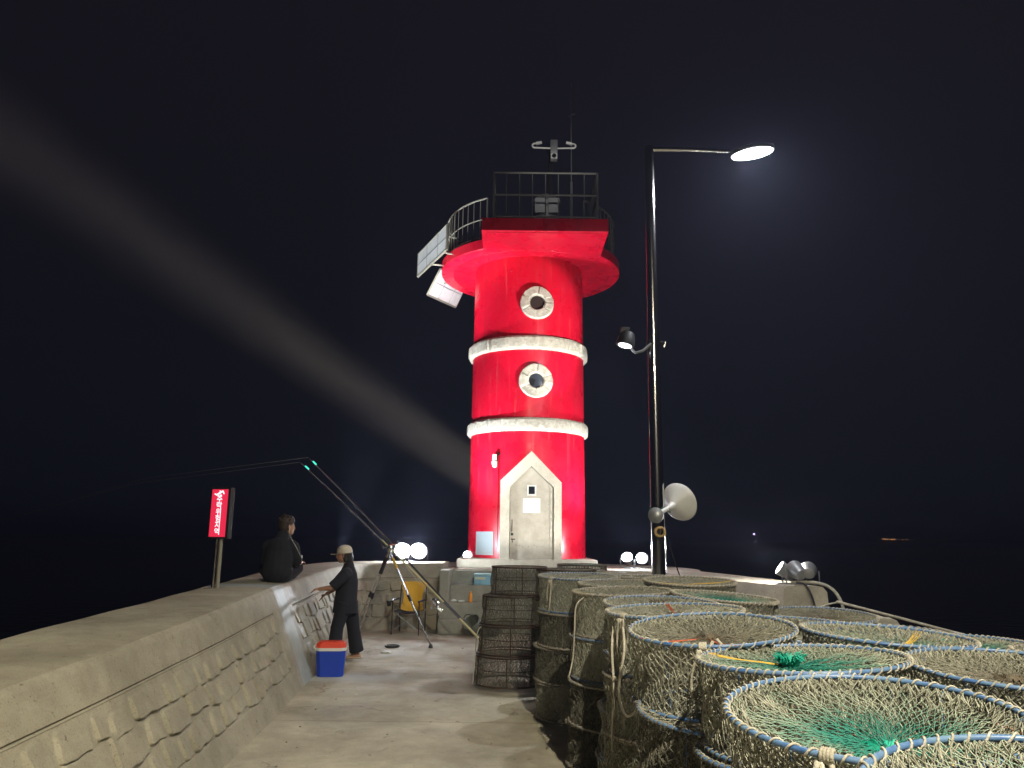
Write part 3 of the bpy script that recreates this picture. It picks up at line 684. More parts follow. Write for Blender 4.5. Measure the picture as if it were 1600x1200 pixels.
mb = MB(); mb.tube([(1.93, 9.86, 1.8), (1.97, 9.86, 1.65), (2.06, 9.9, 1.4), (2.16, 9.95, 1.12)], .008, 5); mb.build('loose_end', MT['dark'], jb)

# ================================================================== FLOODLIGHTS on the parapets
def floodlight(x, y, z, target, lens, label, r=.12, grp='floodlights on the parapets'):
    t = thing('floodlight', label, 'floodlight', (x, y, z), group=grp)
    c = Vector((x, y, z + .19)); d = (Vector(target) - c).normalized(); R = rot_to(d)
    mb = MB(); mb.lathe([(.03, -.17), (.07, -.16), (r * .9, -.05), (r, .02), (r * 1.08, .05), (r * 1.08, .075), (r * .95, .075), (r * .93, .05)], c, 28, R); h = mb.build('housing', MT['grey'], t)
    mb = MB(); mb.lathe([(r * .95, 0), (r * .6, .015), (.001, .022)], c + d * .055, 28, R); mb.build('lens', lens, h)
    side = d.cross(Vector((0, 0, 1))).normalized()
    mb = MB(); mb.tube([c + side * (r + .03), c + side * (r + .03) - Vector((0, 0, .17)), c - side * (r + .03) - Vector((0, 0, .17)), c - side * (r + .03)], .012, 4); mb.box((x, y, z + .008), (.16, .12, .016)); mb.box((x, y, z - .15), (.12, .12, .30)) if r > .4 else None; mb.build('bracket', MT['grey'], t)
    return t
floodlight(-2.14, 15.70, 1.155, (-1.2, 12.0, 3.0), MT['lensw'], 'dazzling white floodlight on the far parapet, behind the fishing tripod', .155)
floodlight(-1.81, 15.62, 1.155, (-.8, 12.0, 3.0), MT['lensw'], 'dazzling white floodlight on the far parapet, nearer the lighthouse steps', .155)
floodlight(2.42, 16.30, 1.06, (1.5, 13.5, 3.2), MT['lensw'], 'lit floodlight just right of the lighthouse foot', .11)
floodlight(2.72, 16.30, 1.06, (2.2, 13.0, 2.2), MT['lensd'], 'dim bluish floodlight between the lit one and the lamp pole', .11)
floodlight(3.93, 11.38, 1.06, (1.9, 11.6, 2.6), MT['lensw'], 'glaring narrow floodlight on the end of the right parapet', .10)
floodlight(4.06, 11.25, 1.06, (3.6, 15.5, 2.8), MT['lensd'], 'round grey floodlight seen from behind at the end of the right parapet', .115)
floodlight(4.22, 11.22, 1.06, (5.4, 15.0, 2.0), MT['lensd'], 'outermost grey floodlight, beside the rope over the parapet end', .11)
floodlight(-.93, 17.35, 1.06, (-1.6, 14.0, 2.4), MT['lensw'], 'floodlight tucked against the lighthouse base on its dark side', .08)

floodlight(1.22, 19.80, 1.62, (-11.2, 15.5, 10.0), MT['lensd'], 'added searchlight hidden behind the lighthouse, making the long beam across the sky', .46, 'added lamps behind the lighthouse')  # unseen housing added as the source of the sky beam
# ropes at the parapet end
mb = MB(); pts = interp([(3.98, 11.25, 1.09), (4.25, 11.05, 1.10), (4.40, 10.85, 1.02), (4.46, 10.70, .80), (4.46, 10.68, .45), (4.47, 10.66, 0.0)], 8); mb.tube(pts, .022, 8)
r_ = mb.build('hanging_rope', MT['cream'], None); tag(r_, 'thick cream rope draped down over the end of the right parapet', 'rope')
mb = MB(); pts = interp([(4.36, 10.66, .88), (5.2, 10.1, .66), (6.4, 9.3, .32), (9.0, 7.8, -.55), (14, 5, -3.05)], 8); mb.tube(pts, .018, 8)
r_ = mb.build('mooring_rope', MT['cream'], None); tag(r_, 'taut pale mooring rope running from the parapet end down to the sea', 'rope')
mb = MB(); pts = interp([(3.0, 10.9, .55), (3.6, 10.85, .68), (4.0, 10.80, .74), (4.3, 10.75, .84), (4.46, 10.70, .88)], 6); mb.tube(pts, .012, 6)
r_ = mb.build('thin_rope', MT['cream'], None); tag(r_, 'thin cord knotted across the inner face at the right parapet end', 'rope')
mb = MB(); pts = interp([(3.98, 11.05, 1.10), (4.05, 10.92, 1.08), (4.09, 10.82, .95), (4.12, 10.78, .78)], 6); mb.tube(pts, .014, 6)
r_ = mb.build('power_cable', MT['black'], None); tag(r_, 'black cable running from the grey floodlights down the parapet end', 'cable')

# ================================================================== LED SIGN on the left wall
sg = thing('lit_sign', 'narrow red lit sign with white lettering on a twin post on the left parapet', 'sign', (-3.36, 9.0, 1.06), math.radians(0))
yaw = math.radians(-14); R = Matrix.Rotation(yaw, 4, 'Z')
def sgp(x, y, z): return Vector((-3.33, 9.0, 1.06)) + (R @ Vector((x, y, 0))) + Vector((0, 0, z))
for s in (-.028, .028):
    mb = MB(); mb.tube([sgp(s, 0.02, 0), sgp(s, 0.02, .60)], .021, 10); mb.build('post', MT['steel'] if s < 0 else MT['rail'], sg)
mb = MB(); mb.box(sgp(0, .02, .006), (.20, .14, .012), rz=yaw); mb.build('base_plate', MT['rail'], sg)
mb = MB(); mb.box(sgp(0, .02, .845), (.262, .085, .58), rz=yaw, bev=.006); cs = mb.build('sign_case', MT['black'], sg)
mb = MB(); mb.box(sgp(-.004, -.024, .845), (.206, .006, .536), rz=yaw); mb.build('sign_face', MT['signr'], cs)
def text_mesh(txt, size, loc, rz, m, parent, name, off=.004):
    cu = bpy.data.curves.new(name, 'FONT'); cu.body = txt; cu.size = size; cu.align_x = 'CENTER'; cu.align_y = 'CENTER'; cu.extrude = .001; cu.offset = off
    o = bpy.data.objects.new(name, cu); COL.objects.link(o)
    dg = bpy.context.evaluated_depsgraph_get(); dg.update(); me = bpy.data.meshes.new_from_object(o.evaluated_get(dg)); bpy.data.objects.remove(o)
    rt = parent
    while rt.parent: rt = rt.parent
    me.transform(Matrix.Translation(rt.location).inverted() @ Matrix.Translation(loc) @ Matrix.Rotation(rz, 4, 'Z') @ Matrix.Rotation(PI / 2, 4, 'X'))
    me.materials.clear(); me.materials.append(m); return link(name, me, parent)
for k, ch in enumerate('추락위험지역'):
    text_mesh(ch, .082, sgp(-.004, -.0285, 1.002 - k * .074), yaw, MT['signw'], cs, 'lettering', .0012)
mb = MB()   # tumbling figure pictogram
def stroke(a, b, r0, r1):
    mb.tube([sgp(a[0], -.029, a[1]), sgp(b[0], -.029, b[1])], [r0, r1], 8)
stroke((.0, 1.075), (-.045, 1.050), .012, .010); stroke((-.045, 1.05), (-.07, 1.062), .009, .007); stroke((.0, 1.075), (.03, 1.095), .010, .008)
stroke((.03, 1.095), (.05, 1.060), .009, .007); stroke((-.03, 1.058), (-.02, 1.032), .008, .006); stroke((.0, 1.075), (-.005, 1.100), .008, .006)
mb.lathe([(.001, -.012), (.012, 0), (.001, .012)], sgp(.012, -.030, 1.045), 12)
mb.build('pictogram', MT['signw'], cs)

# ================================================================== PEOPLE
def fingers(mb, palm, d, side, up, r=.0085, curl=.4, L=.07):
    d = Vector(d).normalized(); side = Vector(side).normalized(); up = Vector(up).normalized()
    capsule(mb, palm, .026, palm + d * .05, .03, (up, .5))
    for k in range(4):
        b = palm + d * .06 + side * (-.026 + k * .0175); l = L * (.85, 1, .95, .75)[k]
        m1 = b + d * l * .5 - up * l * .12 * curl; m2 = m1 + (d * .8 - up * curl).normalized() * l * .5
        capsule(mb, b, r, m1, r * .92, n=8); capsule(mb, m1, r * .92, m2, r * .8, n=8)
    b = palm + d * .012 - side * .028; capsule(mb, b, r * 1.15, b + (d * .7 - side * .7).normalized() * .04, r, n=8)
    capsule(mb, b + (d * .7 - side * .7).normalized() * .04, r, b + (d * .7 - side * .7).normalized() * .04 + d * .025, r * .85, n=8)
# standing angler
pp = thing('person', 'standing person in beige cap, loose black tee and wide trousers, reaching over the parapet', 'person', (-2.2, 10.85, 0))
V3 = Vector
mb = MB()
hd = V3((-2.27, 10.84, 1.405))
capsule(mb, hd + V3((.012, 0, .03)), .088, hd + V3((-.01, 0, -.02)), .080, ((0, 1, 0), .86)); capsule(mb, hd + V3((-.035, 0, -.055)), .045, hd + V3((-.045, 0, -.075)), .034, ((0, 1, 0), .9))
capsule(mb, hd + V3((-.090, 0, .0)), .010, hd + V3((-.100, 0, -.028)), .014, n=8)
capsule(mb, hd + V3((-.088, 0, -.052)), .009, hd + V3((-.086, 0, -.058)), .009, n=8)
for s in (-1, 1): capsule(mb, hd + V3((.015, s * .078, .005)), .014, hd + V3((.012, s * .08, -.03)), .010, n=8); capsule(mb, hd + V3((-.078, s * .03, .012)), .011, hd + V3((-.078, s * .03, .010)), .011, n=8)
capsule(mb, hd + V3((.03, 0, -.06)), .045, V3((-2.20, 10.85, 1.22)), .052)
capsule(mb, (-2.20, 10.85, 1.17), .115, (-2.20, 10.85, .82), .115, ((1, 0, 0), .8))
capsule(mb, (-2.20, 10.72, 1.16), .05, (-2.20, 10.98, 1.16), .05)
for (sh, el, ha) in (((-2.20, 10.68, 1.18), (-2.37, 10.62, .98), (-2.54, 10.67, .96)), ((-2.20, 11.02, 1.18), (-2.36, 11.04, .97), (-2.50, 10.96, .88))):
    capsule(mb, sh, .050, el, .038); capsule(mb, el, .037, ha, .025)
    dd = (V3(ha) - V3(el)).normalized(); fingers(mb, V3(ha) + dd * .01, dd + V3((0, 0, -.2)), (0, 1, 0), (0, 0, 1))
for (hp, kn, an, to) in (((-2.20, 10.80, .80), (-2.31, 10.73, .44), (-2.28, 10.70, .075), (-2.44, 10.69, .03)), ((-2.19, 10.90, .80), (-2.13, 10.98, .44), (-2.06, 11.04, .09), (-2.20, 11.03, .03))):
    capsule(mb, hp, .070, kn, .055); capsule(mb, kn, .052, an, .034); capsule(mb, V3(an) + V3((.025, 0, -.03)), .032, to, .026, ((0, 0, 1), .8)); capsule(mb, V3(an), .032, to, .024)
blob('body', mb, MT['skin'], pp, .007)
mb = MB()   # loose tee
mb.tube([(-2.20, 10.85, 1.18), (-2.20, 10.85, 1.05), (-2.215, 10.85, .85), (-2.22, 10.85, .64)], [.115, .138, .152, .168], 20)
capsule(mb, (-2.20, 10.70, 1.165), .078, (-2.20, 11.0, 1.165), .078); capsule(mb, (-2.20, 10.85, 1.20), .105, (-2.20, 10.85, 1.265), .074)
mb.tube([(-2.20, 10.70, 1.16), (-2.29, 10.64, 1.06), (-2.36, 10.62, .99)], [.088, .072, .070], 16); mb.tube([(-2.20, 11.0, 1.16), (-2.30, 11.03, 1.05), (-2.35, 11.04, .99)], [.085, .072, .070], 16)
blob('tee_shirt', mb, MT['shirt'], pp, .009, 5)
mb = MB()
capsule(mb, (-2.20, 10.85, .84), .13, (-2.20, 10.85, .74), .138)
mb.tube([(-2.215, 10.78, .78), (-2.29, 10.74, .46), (-2.305, 10.71, .20)], [.105, .085, .094], 18)
mb.tube([(-2.17, 10.93, .78), (-2.12, 10.98, .42), (-2.07, 11.03, .12)], [.105, .085, .098], 18)
blob('trousers', mb, MT['trousers'], pp, .009, 3)
mb = MB()   # cap with brim
prof = [(.106, -.01), (.105, .03), (.092, .065), (.06, .092), (.02, .104), (.001, .106)]
mb.lathe([(r_ * 1.0, z_) for r_, z_ in prof], hd + V3((.008, 0, .03)), 28, Matrix.Rotation(math.radians(-6), 3, 'Y'))
V = []; n = 14
for rr_, zz_ in ((0, .004), (0, -.004)):
    for k in range(n + 1):
        a = -PI / 2 + PI * k / n
        V.append(hd + V3((-.035 - .145 * math.cos(a), .082 * math.sin(a), .026 + zz_ - .018 * math.cos(a) - .010 * abs(math.sin(a)))))
m_ = n + 1
mb.add(V, [tuple(range(m_)), tuple(range(m_, 2 * m_))[::-1]] + [(i, (i + 1) % m_, m_ + (i + 1) % m_, m_ + i) for i in range(m_)])
mb.build('cap', MT['cap'], pp, smooth=.9)
mb = MB(); capsule(mb, hd + V3((.045, 0, .01)), .078, hd + V3((.075, 0, -.075)), .055); capsule(mb, hd + V3((.075, 0, -.07)), .05, hd + V3((.085, 0, -.17)), .034); capsule(mb, hd + V3((.02, -.06, 0)), .03, hd + V3((.035, -.055, -.07)), .028)
blob('hair', mb, MT['hair'], pp, .007, 2)
for (a, b) in (((-2.25, 10.70, .02), (-2.47, 10.69, .018)), ((-2.02, 11.04, .04), (-2.24, 11.03, .018))):
    mb = MB(); capsule(mb, a, .034, b, .040, ((0, 0, 1), .42)); mb.tube([V3(b) + V3((.06, -.045, .01)), V3(b) + V3((.07, 0, .06)), V3(b) + V3((.06, .045, .01))], .012, 6); mb.build('sandal', MT['sandal'], pp)
# seated man on the wall, back to the camera
pm = thing('person', 'person in black sitting hunched on the parapet with back turned', 'person', (-2.95, 10.2, 1.07))
mb = MB(); h2 = V3((-2.905, 10.24, 1.785)); fd = V3((.75, .62, -.12)).normalized(); sd = V3((fd.y, -fd.x, 0)).normalized()
capsule(mb, h2 + V3((0, 0, .02)) - fd * .012, .090, h2 - V3((0, 0, .03)) + fd * .01, .080, (sd, .88)); capsule(mb, h2 + fd * .045 - V3((0, 0, .07)), .042, h2 + fd * .052 - V3((0, 0, .085)), .034)
capsule(mb, h2 + fd * .094 + V3((0, 0, .0)), .010, h2 + fd * .108 - V3((0, 0, .028)), .014, n=8); capsule(mb, h2 + fd * .088 - V3((0, 0, .055)), .010, h2 + fd * .088 - V3((0, 0, .060)), .010, n=8)
for s in (-1, 1): capsule(mb, h2 + sd * s * .082 - fd * .005, .015, h2 + sd * s * .084 - fd * .008 - V3((0, 0, .03)), .010, n=8); capsule(mb, h2 + fd * .08 + sd * s * .03 + V3((0, 0, .01)), .011, h2 + fd * .081 + sd * s * .03 + V3((0, 0, .01)), .011, n=8)
capsule(mb, h2 - V3((0, 0, .06)) - fd * .02, .046, (-2.95, 10.17, 1.60), .046)
capsule(mb, (-2.95, 10.14, 1.49), .105, (-2.96, 10.12, 1.22), .12); capsule(mb, (-3.08, 10.15, 1.515), .06, (-2.82, 10.18, 1.515), .06)
for (sh, el, ha) in (((-2.80, 10.18, 1.49), (-2.76, 10.26, 1.30), (-2.74, 10.42, 1.31)), ((-3.11, 10.16, 1.49), (-3.15, 10.30, 1.30), (-2.98, 10.50, 1.26))):
    capsule(mb, sh, .052, el, .040); capsule(mb, el, .038, ha, .027); dd = (V3(ha) - V3(el)).normalized(); fingers(mb, V3(ha) + dd * .01, dd, sd, (0, 0, 1), curl=.9)
for (hp, kn, an, to) in (((-2.88, 10.18, 1.17), (-2.79, 10.48, 1.24), (-2.92, 10.66, 1.13), (-3.02, 10.76, 1.12)), ((-3.04, 10.18, 1.17), (-3.24, 10.50, 1.22), (-3.02, 10.62, 1.12), (-2.92, 10.72, 1.11))):
    capsule(mb, hp, .09, kn, .06); capsule(mb, kn, .058, an, .038); capsule(mb, an, .04, to, .03)
blob('body', mb, MT['skin'], pm, .008)
mb = MB()
capsule(mb, (-2.95, 10.13, 1.50), .145, (-2.955, 10.11, 1.23), .17, ((1, 0, 0), 1.12)); capsule(mb, (-2.96, 10.11, 1.24), .16, (-2.96, 10.11, 1.21), .165, ((1, 0, 0), 1.2))
capsule(mb, (-3.08, 10.15, 1.525), .085, (-2.82, 10.17, 1.525), .085); capsule(mb, (-2.95, 10.15, 1.56), .11, (-2.935, 10.19, 1.668), .070)
capsule(mb, (-2.79, 10.18, 1.51), .080, (-2.765, 10.26, 1.34), .078); capsule(mb, (-3.11, 10.16, 1.51), .08, (-3.14, 10.26, 1.34), .078)
blob('tee_shirt', mb, MT['shirt'], pm, .009, 6)
mb = MB(); capsule(mb, (-2.96, 10.15, 1.20), .13, (-2.96, 10.15, 1.18), .13, ((1, 0, 0), 1.4))
for (hp, kn, an) in (((-2.88, 10.18, 1.17), (-2.80, 10.48, 1.235), (-2.90, 10.62, 1.15)), ((-3.04, 10.18, 1.17), (-3.24, 10.50, 1.215), (-3.06, 10.60, 1.14))): capsule(mb, hp, .10, kn, .078); capsule(mb, kn, .076, an, .062)
blob('trousers', mb, MT['trousers'], pm, .009, 3)
mb = MB(); rr = random.Random(3)
capsule(mb, h2 + V3((0, 0, .035)) - fd * .025, .098, h2 - V3((0, 0, .02)) - fd * .035, .085); capsule(mb, h2 + V3((0, 0, .07)) + fd * .03, .066, h2 + V3((0, 0, .06)) - fd * .03, .08)
for k in range(26):
    a = rr.uniform(0, 2 * PI); e = rr.uniform(.2, 1.5); p = h2 + V3((math.cos(a) * math.cos(e) * .085, math.sin(a) * math.cos(e) * .085, .03 + math.sin(e) * .085)) - fd * .02
    capsule(mb, p, .018, p + V3((math.cos(a), math.sin(a), .8)).normalized() * .035, .006, n=6)
capsule(mb, h2 + V3((-.03, 0, .11)), .03, h2 + V3((-.045, 0, .145)), .014)
blob('hair', mb, MT['hairb'], pm, .007, 1)
mb = MB(); pts = interp([h2 + sd * .088, (-2.82, 10.10, 1.66), (-2.74, 10.12, 1.52), (-2.695, 10.20, 1.40), (-2.715, 10.30, 1.36)], 8); mb.tube(pts, .003, 5)
ew = mb.build('earphone_wire', MT['white'], None); tag(ew, 'thin white earphone wire down the side of the seated person', 'earphones')
mb = MB(); mb.lathe([(.022, -.04), (.028, .03), (.030, .045), (.001, .047)], (-2.735, 10.34, 1.36), 16); cp = mb.build('paper_cup', MT['white'], None); tag(cp, 'small white cup held by the seated person', 'cup')

# ================================================================== COOLER, TRIPOD, RODS, CHAIR, SMALL THINGS
cl = thing('cooler_box', 'blue cooler box with white rim and orange-red lid on the floor by the left parapet', 'cooler', (-2.16, 9.88, 0), math.radians(6))
def taper(mb, w0, d0, z0, w1, d1, z1, cut=.05):
    def ring(w, d, z): return [(-w + cut, -d, z), (w - cut, -d, z), (w, -d + cut, z), (w, d - cut, z), (w - cut, d, z), (-w + cut, d, z), (-w, d - cut, z), (-w, -d + cut, z)]
    V = ring(w0, d0, z0) + ring(w1, d1, z1); mb.add(V, [tuple(range(8))[::-1], tuple(range(8, 16))] + [(i, (i + 1) % 8, 8 + (i + 1) % 8, 8 + i) for i in range(8)])
mb = MB(); taper(mb, .155, .105, 0.0, .175, .125, .30); mb.build('cooler_body', MT['blue'], cl, local=True)
mb = MB(); taper(mb, .181, .131, .30, .181, .131, .335); mb.build('rim', MT['white'], cl, local=True)
mb = MB(); taper(mb, .178, .128, .335, .170, .120, .385); taper(mb, .160, .112, .383, .148, .10, .40); mb.build('lid', MT['lid'], cl, local=True)
mb = MB(); mb.tube([(-.182, -.07, .318), (-.20, -.07, .33), (-.205, -.06, .345), (-.205, .06, .345), (-.20, .07, .33), (-.182, .07, .318)], .009, 6); mb.build('handle', MT['white'], cl, local=True)

tp = thing('rod_tripod', 'silver rod tripod carrying two fishing rods in front of the far parapet', 'tripod', (-1.93, 12.8, 0))
A = V3((-1.95, 12.78, 1.44))
for (ft, col) in (((-1.19, 12.33, .0), 1), ((-2.47, 13.05, 0), 0), ((-2.66, 13.75, 0), 0)):
    F_ = V3(ft); K = A + (F_ - A) * .50; mb = MB(); mb.tube([A, K], .017, 8); lg = mb.build('leg', MT['steel'], tp)
    mb = MB(); mb.tube([K - (K - A) * .1, F_ + V3((0, 0, .03))], .012, 8); mb.build('lower_leg', MT['steel'], lg)
    mb = MB(); mb.tube([K + (K - A) * -.05, K + (K - A) * .07], .024, 8); mb.build('leg_lock', MT['black'], lg)
    mb = MB(); mb.lathe([(.035, 0), (.028, .035), (.014, .06)], F_, 12); mb.build('rubber_foot', MT['black'], lg)
mb = MB(); mb.tube([A + (V3((-2.47, 13.05, 0)) - A) * .08, A + (V3((-2.47, 13.05, 0)) - A) * .26], .032, 10); mb.build('foam_grip', MT['black'], tp)
mb = MB(); mb.tube([A + (V3((-1.19, 12.33, 0)) - A) * .09, A + (V3((-1.19, 12.33, 0)) - A) * .2], .022, 8); mb.build('yellow_strap', MT['yelt'], tp)
mb = MB(); mb.box(A + V3((0, 0, .02)), (.06, .06, .10), bev=.01)
mb.tube([A + V3((-.10, -.03, .03)), A + V3((.02, -.06, .08)), A + V3((.10, .02, .09)), A + V3((.13, .02, .15))], .009, 6); mb.tube([A + V3((-.10, .02, .02)), A + V3((-.13, .02, .10))], .009, 6); mb.tube([A + V3((0, 0, .0)), A + V3((.01, 0, -.18))], .010, 6)
mb.build('rod_rest', MT['steel'], tp)
def rod(butt, tip, sag, grip, label, seaend, strike):
    B = V3(butt); T = V3(tip); t = thing('fishing_rod', label, 'fishing rod', butt, group='fishing rods on the tripod')
    L = 24; pts = []; rs = []
    for k in range(L + 1):
        s = k / L; p = B.lerp(T, s); p.z += sag * math.sin(PI * s) * .5 - .10 * max(0, s - .75) ** 2 * 4; pts.append(p); rs.append(.0125 * (1 - s) + .0028)
    mb = MB(); mb.tube(pts, rs, 8); mb.build('blank', MT['rod'], t)
    mb = MB(); mb.tube([pts[0], pts[3]], .0175, 8); mb.tube([pts[5], pts[13]], .0145, 8); g = mb.build('grip', grip, t)
    for s, rr_ in ((.5, .03), (.62, .024), (.72, .018), (.82, .014), (.91, .011), (.97, .008)):
        p = pts[int(s * L)]; mb = MB(); d_ = (T - B).normalized(); c_ = p + V3((0, -.5, -1)).normalized() * (rr_ + .006)
        R_ = rot_to(d_); mb.tube([c_ + R_ @ V3((rr_ * math.cos(a), rr_ * math.sin(a), 0)) for a in np.linspace(0, 2 * PI, 14, endpoint=False)], .003, 5, closed=True); mb.build('line_guide', MT['steel'], t)
    p = pts[int(.235 * L)] + V3((-.10, -.02, -.13)) * .8
    mb = MB(); ax = rot_to((T - B).normalized()); mb.lathe([(.02, -.07), (.055, -.065), (.055, -.05), (.042, -.045), (.042, .02), (.052, .025), (.052, .035), (.02, .06)], p, 24, ax); rl = mb.build('reel', MT['steel'], t)
    mb = MB(); mb.tube([p, p.lerp(pts[int(.235 * L)], 1)], .010, 6); mb.tube([p, p + V3((-.02, -.11, -.03)), p + V3((-.03, -.11, -.09))], .007, 6); mb.tube([p + V3((-.03, -.11, -.10)), p + V3((-.03, -.14, -.10))], .016, 8)
    mb.build('reel_handle', MT['grey'], rl)
    mb = MB(); tipd = (pts[-1] - pts[-3]).normalized(); q_ = pts[-2] + V3((0, 0, .012)); mb.tube([q_ - tipd * .03, q_ + tipd * .05], .012, 6); mb.build('glow_stick', MT['tipg'], t)
    mb = MB(); mb.tube([pts[-1], V3(strike), V3(seaend)], [.0022, .0012, .0004], 4)
    gl = [pts[int(s * L)] + V3((0, -.5, -1)).normalized() * (.03 - .02 * s) for s in (.45, .62, .72, .82, .91, .97)]; mb.tube([p] + gl + [pts[-1]], .0016, 4)
    mb.build('line', MT['white'], t)
rod((-.40, 12.70, .03), (-3.50, 12.85, 2.87), .06, MT['rody'], 'lower fishing rod with pale yellow grip, its butt resting beside the traps', (-34, 26, -3.0), (-7.46, 15.5, 2.62))
rod((-.55, 13.05, .12), (-3.37, 12.85, 2.95), .05, MT['black'], 'upper fishing rod with dark grip and highest glowing tip', (-33, 27, -3.0), (-7.30, 15.6, 2.74))
ch = thing('camping_chair', 'yellow canvas folding camping chair against the far parapet', 'chair', (-1.75, 14.05, 0), math.radians(-8))
def cb(c, d, **k): return MB().box(c, d, **k)
# seat and back as sagging sheets with thickness
def sheet(fn, nu, nv, th):
    V = []; 
    for s_ in (0, 1):
        for i in range(nu + 1):
            for j in range(nv + 1): p, nn = fn(i / nu, j / nv); V.append(V3(p) + V3(nn) * th * s_)
    k = (nu + 1) * (nv + 1); F = []
    for i in range(nu):
        for j in range(nv):
            a = i * (nv + 1) + j; q = (a, a + 1, a + nv + 2, a + nv + 1); F += [q, tuple(x + k for x in q[::-1])]
    for i in range(nu): F += [(i * (nv + 1), (i + 1) * (nv + 1), (i + 1) * (nv + 1) + k, i * (nv + 1) + k), (i * (nv + 1) + nv, i * (nv + 1) + nv + k, (i + 1) * (nv + 1) + nv + k, (i + 1) * (nv + 1) + nv)]
    for j in range(nv): F += [(j, j + k, j + 1 + k, j + 1), (nu * (nv + 1) + j, nu * (nv + 1) + j + 1, nu * (nv + 1) + j + 1 + k, nu * (nv + 1) + j + k)]
    return MB().add(V, F)
sheet(lambda u, v: ((-.22 + .44 * u + (0) , .16 + .13 * v + .05 * math.sin(PI * u), .37 + .50 * v), (0, .9, -.2)), 12, 8, .008)
def backf(u, v):
    w = .175 + .045 * math.cos(2 * PI * (v - .0)) * .5 + .03 * v + (.02 if v > .9 else 0)
    return ((-w + 2 * w * u, .15 + .13 * v + .05 * math.sin(PI * u), .36 + .50 * v), (0, .95, -.25))
sheet(backf, 12, 14, .010).build('backrest', MT['yellow'], ch, local=True)
sheet(lambda u, v: ((-.22 + .44 * u, -.22 + .40 * v, .385 - .045 * math.sin(PI * u)), (0, 0, 1)), 10, 6, .008).build('seat', MT['yellow'] if False else MT['shirt'], ch, local=True)
for s in (-1, 1):
    mb = MB(); mb.tube([(s * .24, -.24, 0), (s * .235, -.235, .56)], .011, 8); mb.build('leg', MT['dark'], ch, local=True)
    mb = MB(); mb.tube([(s * .23, .24, 0), (s * .235, .22, .45), (s * .23, .30, .88)], .011, 8); mb.build('leg', MT['dark'], ch, local=True)
    mb = MB(); mb.tube([(s * .235, -.27, .555), (s * .27, -.1, .57), (s * .25, .2, .57)], .018, 8); mb.build('armrest', MT['black'], ch, local=True)
    mb = MB(); mb.tube([(s * .24, -.24, .06), (s * .235, .22, .40)], .009, 6); mb.build('side_brace', MT['grey'], ch, local=True)
mb = MB(); mb.tube([(-.24, -.235, .05), (.235, -.225, .39)], .009, 6); mb.tube([(.24, -.215, .05), (-.235, -.205, .39)], .009, 6); mb.build('front_cross_brace', MT['grey'], ch, local=True)
mb = MB(); mb.lathe([(.03, 0), (.045, .09), (.04, .09), (.027, .01)], (-.33, -.14, .46), 14, cap=False); mb.tube([(-.25, -.13, .55), (-.38, -.14, .55)], .006, 5); mb.build('cup_holder', MT['dark'], ch, local=True)

bt = MB(); bt.lathe([(.028, 0), (.031, .02), (.031, .12), (.024, .145), (.013, .16)], (-.70, 14.40, .51), 20); bo = thing('drink_bottle', 'orange plastic bottle standing on the steps', 'bottle', (-.70, 14.40, .51))
bt.build('bottle_body', MT['orange'], bo); mb = MB(); mb.lathe([(.015, 0), (.015, .022), (.012, .026)], (-.70, 14.40, .67), 16); mb.build('cap', MT['orange'], bo)
bb = thing('bait_box', 'pale blue foam bait box on the steps above the orange bottle', 'box', (-.50, 14.82, .79), math.radians(-8))
cb((0, 0, .085), (.30, .20, .17), bev=.012).build('box_body', MT['lblue'], bb, local=True); cb((0, 0, .187), (.31, .21, .032), bev=.008).build('lid', mat('pale_foam_lid', (.42, .66, .72), .6), bb, local=True)
cb((-.03, -.1015, .12), (.20, .003, .045)).build('sticker', mat('cream_sticker', (.62, .66, .50), .6), bb, local=True)
bk = thing('fishing_bucket', 'grey-green soft bucket tipped on its side between the steps and the traps', 'bucket', (-.60, 13.75, 0))
mb = MB(); mb.lathe([(.001, -.10), (.13, -.10), (.155, .0), (.16, .11), (.15, .11), (.145, 0), (.12, -.085), (.001, -.085)], (-.60, 13.75, .17), 28, rot_to((-.5, -.55, .75)), cap=False); mb.build('bucket_body', mat('grey_green_fabric', (.14, .15, .12), .8, bump=.006, bscale=12), bk)
mb = MB(); R_ = rot_to((-.5, -.55, .75)); mb.tube([V3((-.60, 13.75, .17)) + R_ @ V3((.16 * math.cos(a), .05 * 0 + .16 * math.sin(a) * .3, .11 + .12 * math.sin(a))) for a in np.linspace(0, PI, 12)], .007, 6); mb.build('handle', MT['black'], bk)
bg_ = MB(); capsule(bg_, (-.42, 13.60, .09), .09, (-.25, 13.65, .10), .10); capsule(bg_, (-.36, 13.6, .14), .07, (-.30, 13.66, .20), .05)
o = blob('tackle_bag', bg_, MT['black'], None, .01, 3); tag(o, 'small dark tackle bag on the floor beside the bucket', 'bag')
mb = MB(); mb.lathe([(.10, 0), (.115, .012), (.115, .03), (.105, .03), (.10, .01), (.001, .01)], (-1.78, 12.35, .0), 24); o = mb.build('bait_tray', MT['black'], None); tag(o, 'round black bait tray lying flat on the floor', 'tray')
def crumple(c, s, seed, label, name, m, group=None):
    rr = random.Random(seed); bm = bmesh.new(); bmesh.ops.create_icosphere(bm, subdivisions=3, radius=1)
    for v in bm.verts: v.co *= rr.uniform(.72, 1.15); v.co.x *= s[0]; v.co.y *= s[1]; v.co.z *= s[2]; v.co.z = max(v.co.z, -s[2] * .6)
    me = bpy.data.meshes.new(name); bm.to_mesh(me); bm.free(); me.materials.append(m); o = link(name, me); o.location = (c[0], c[1], c[2] + s[2] * .6); tag(o, label, name.replace('_', ' '), group)
crumple((-1.78, 11.75, 0), (.085, .05, .022), 1, 'crumpled white wrapper on the floor in front of the black tray', 'wrapper', MT['paper'])
crumple((-1.00, 14.40, .51), (.05, .04, .03), 2, 'crumpled tissue on the steps, farther from the bottle', 'tissue', MT['paper'])
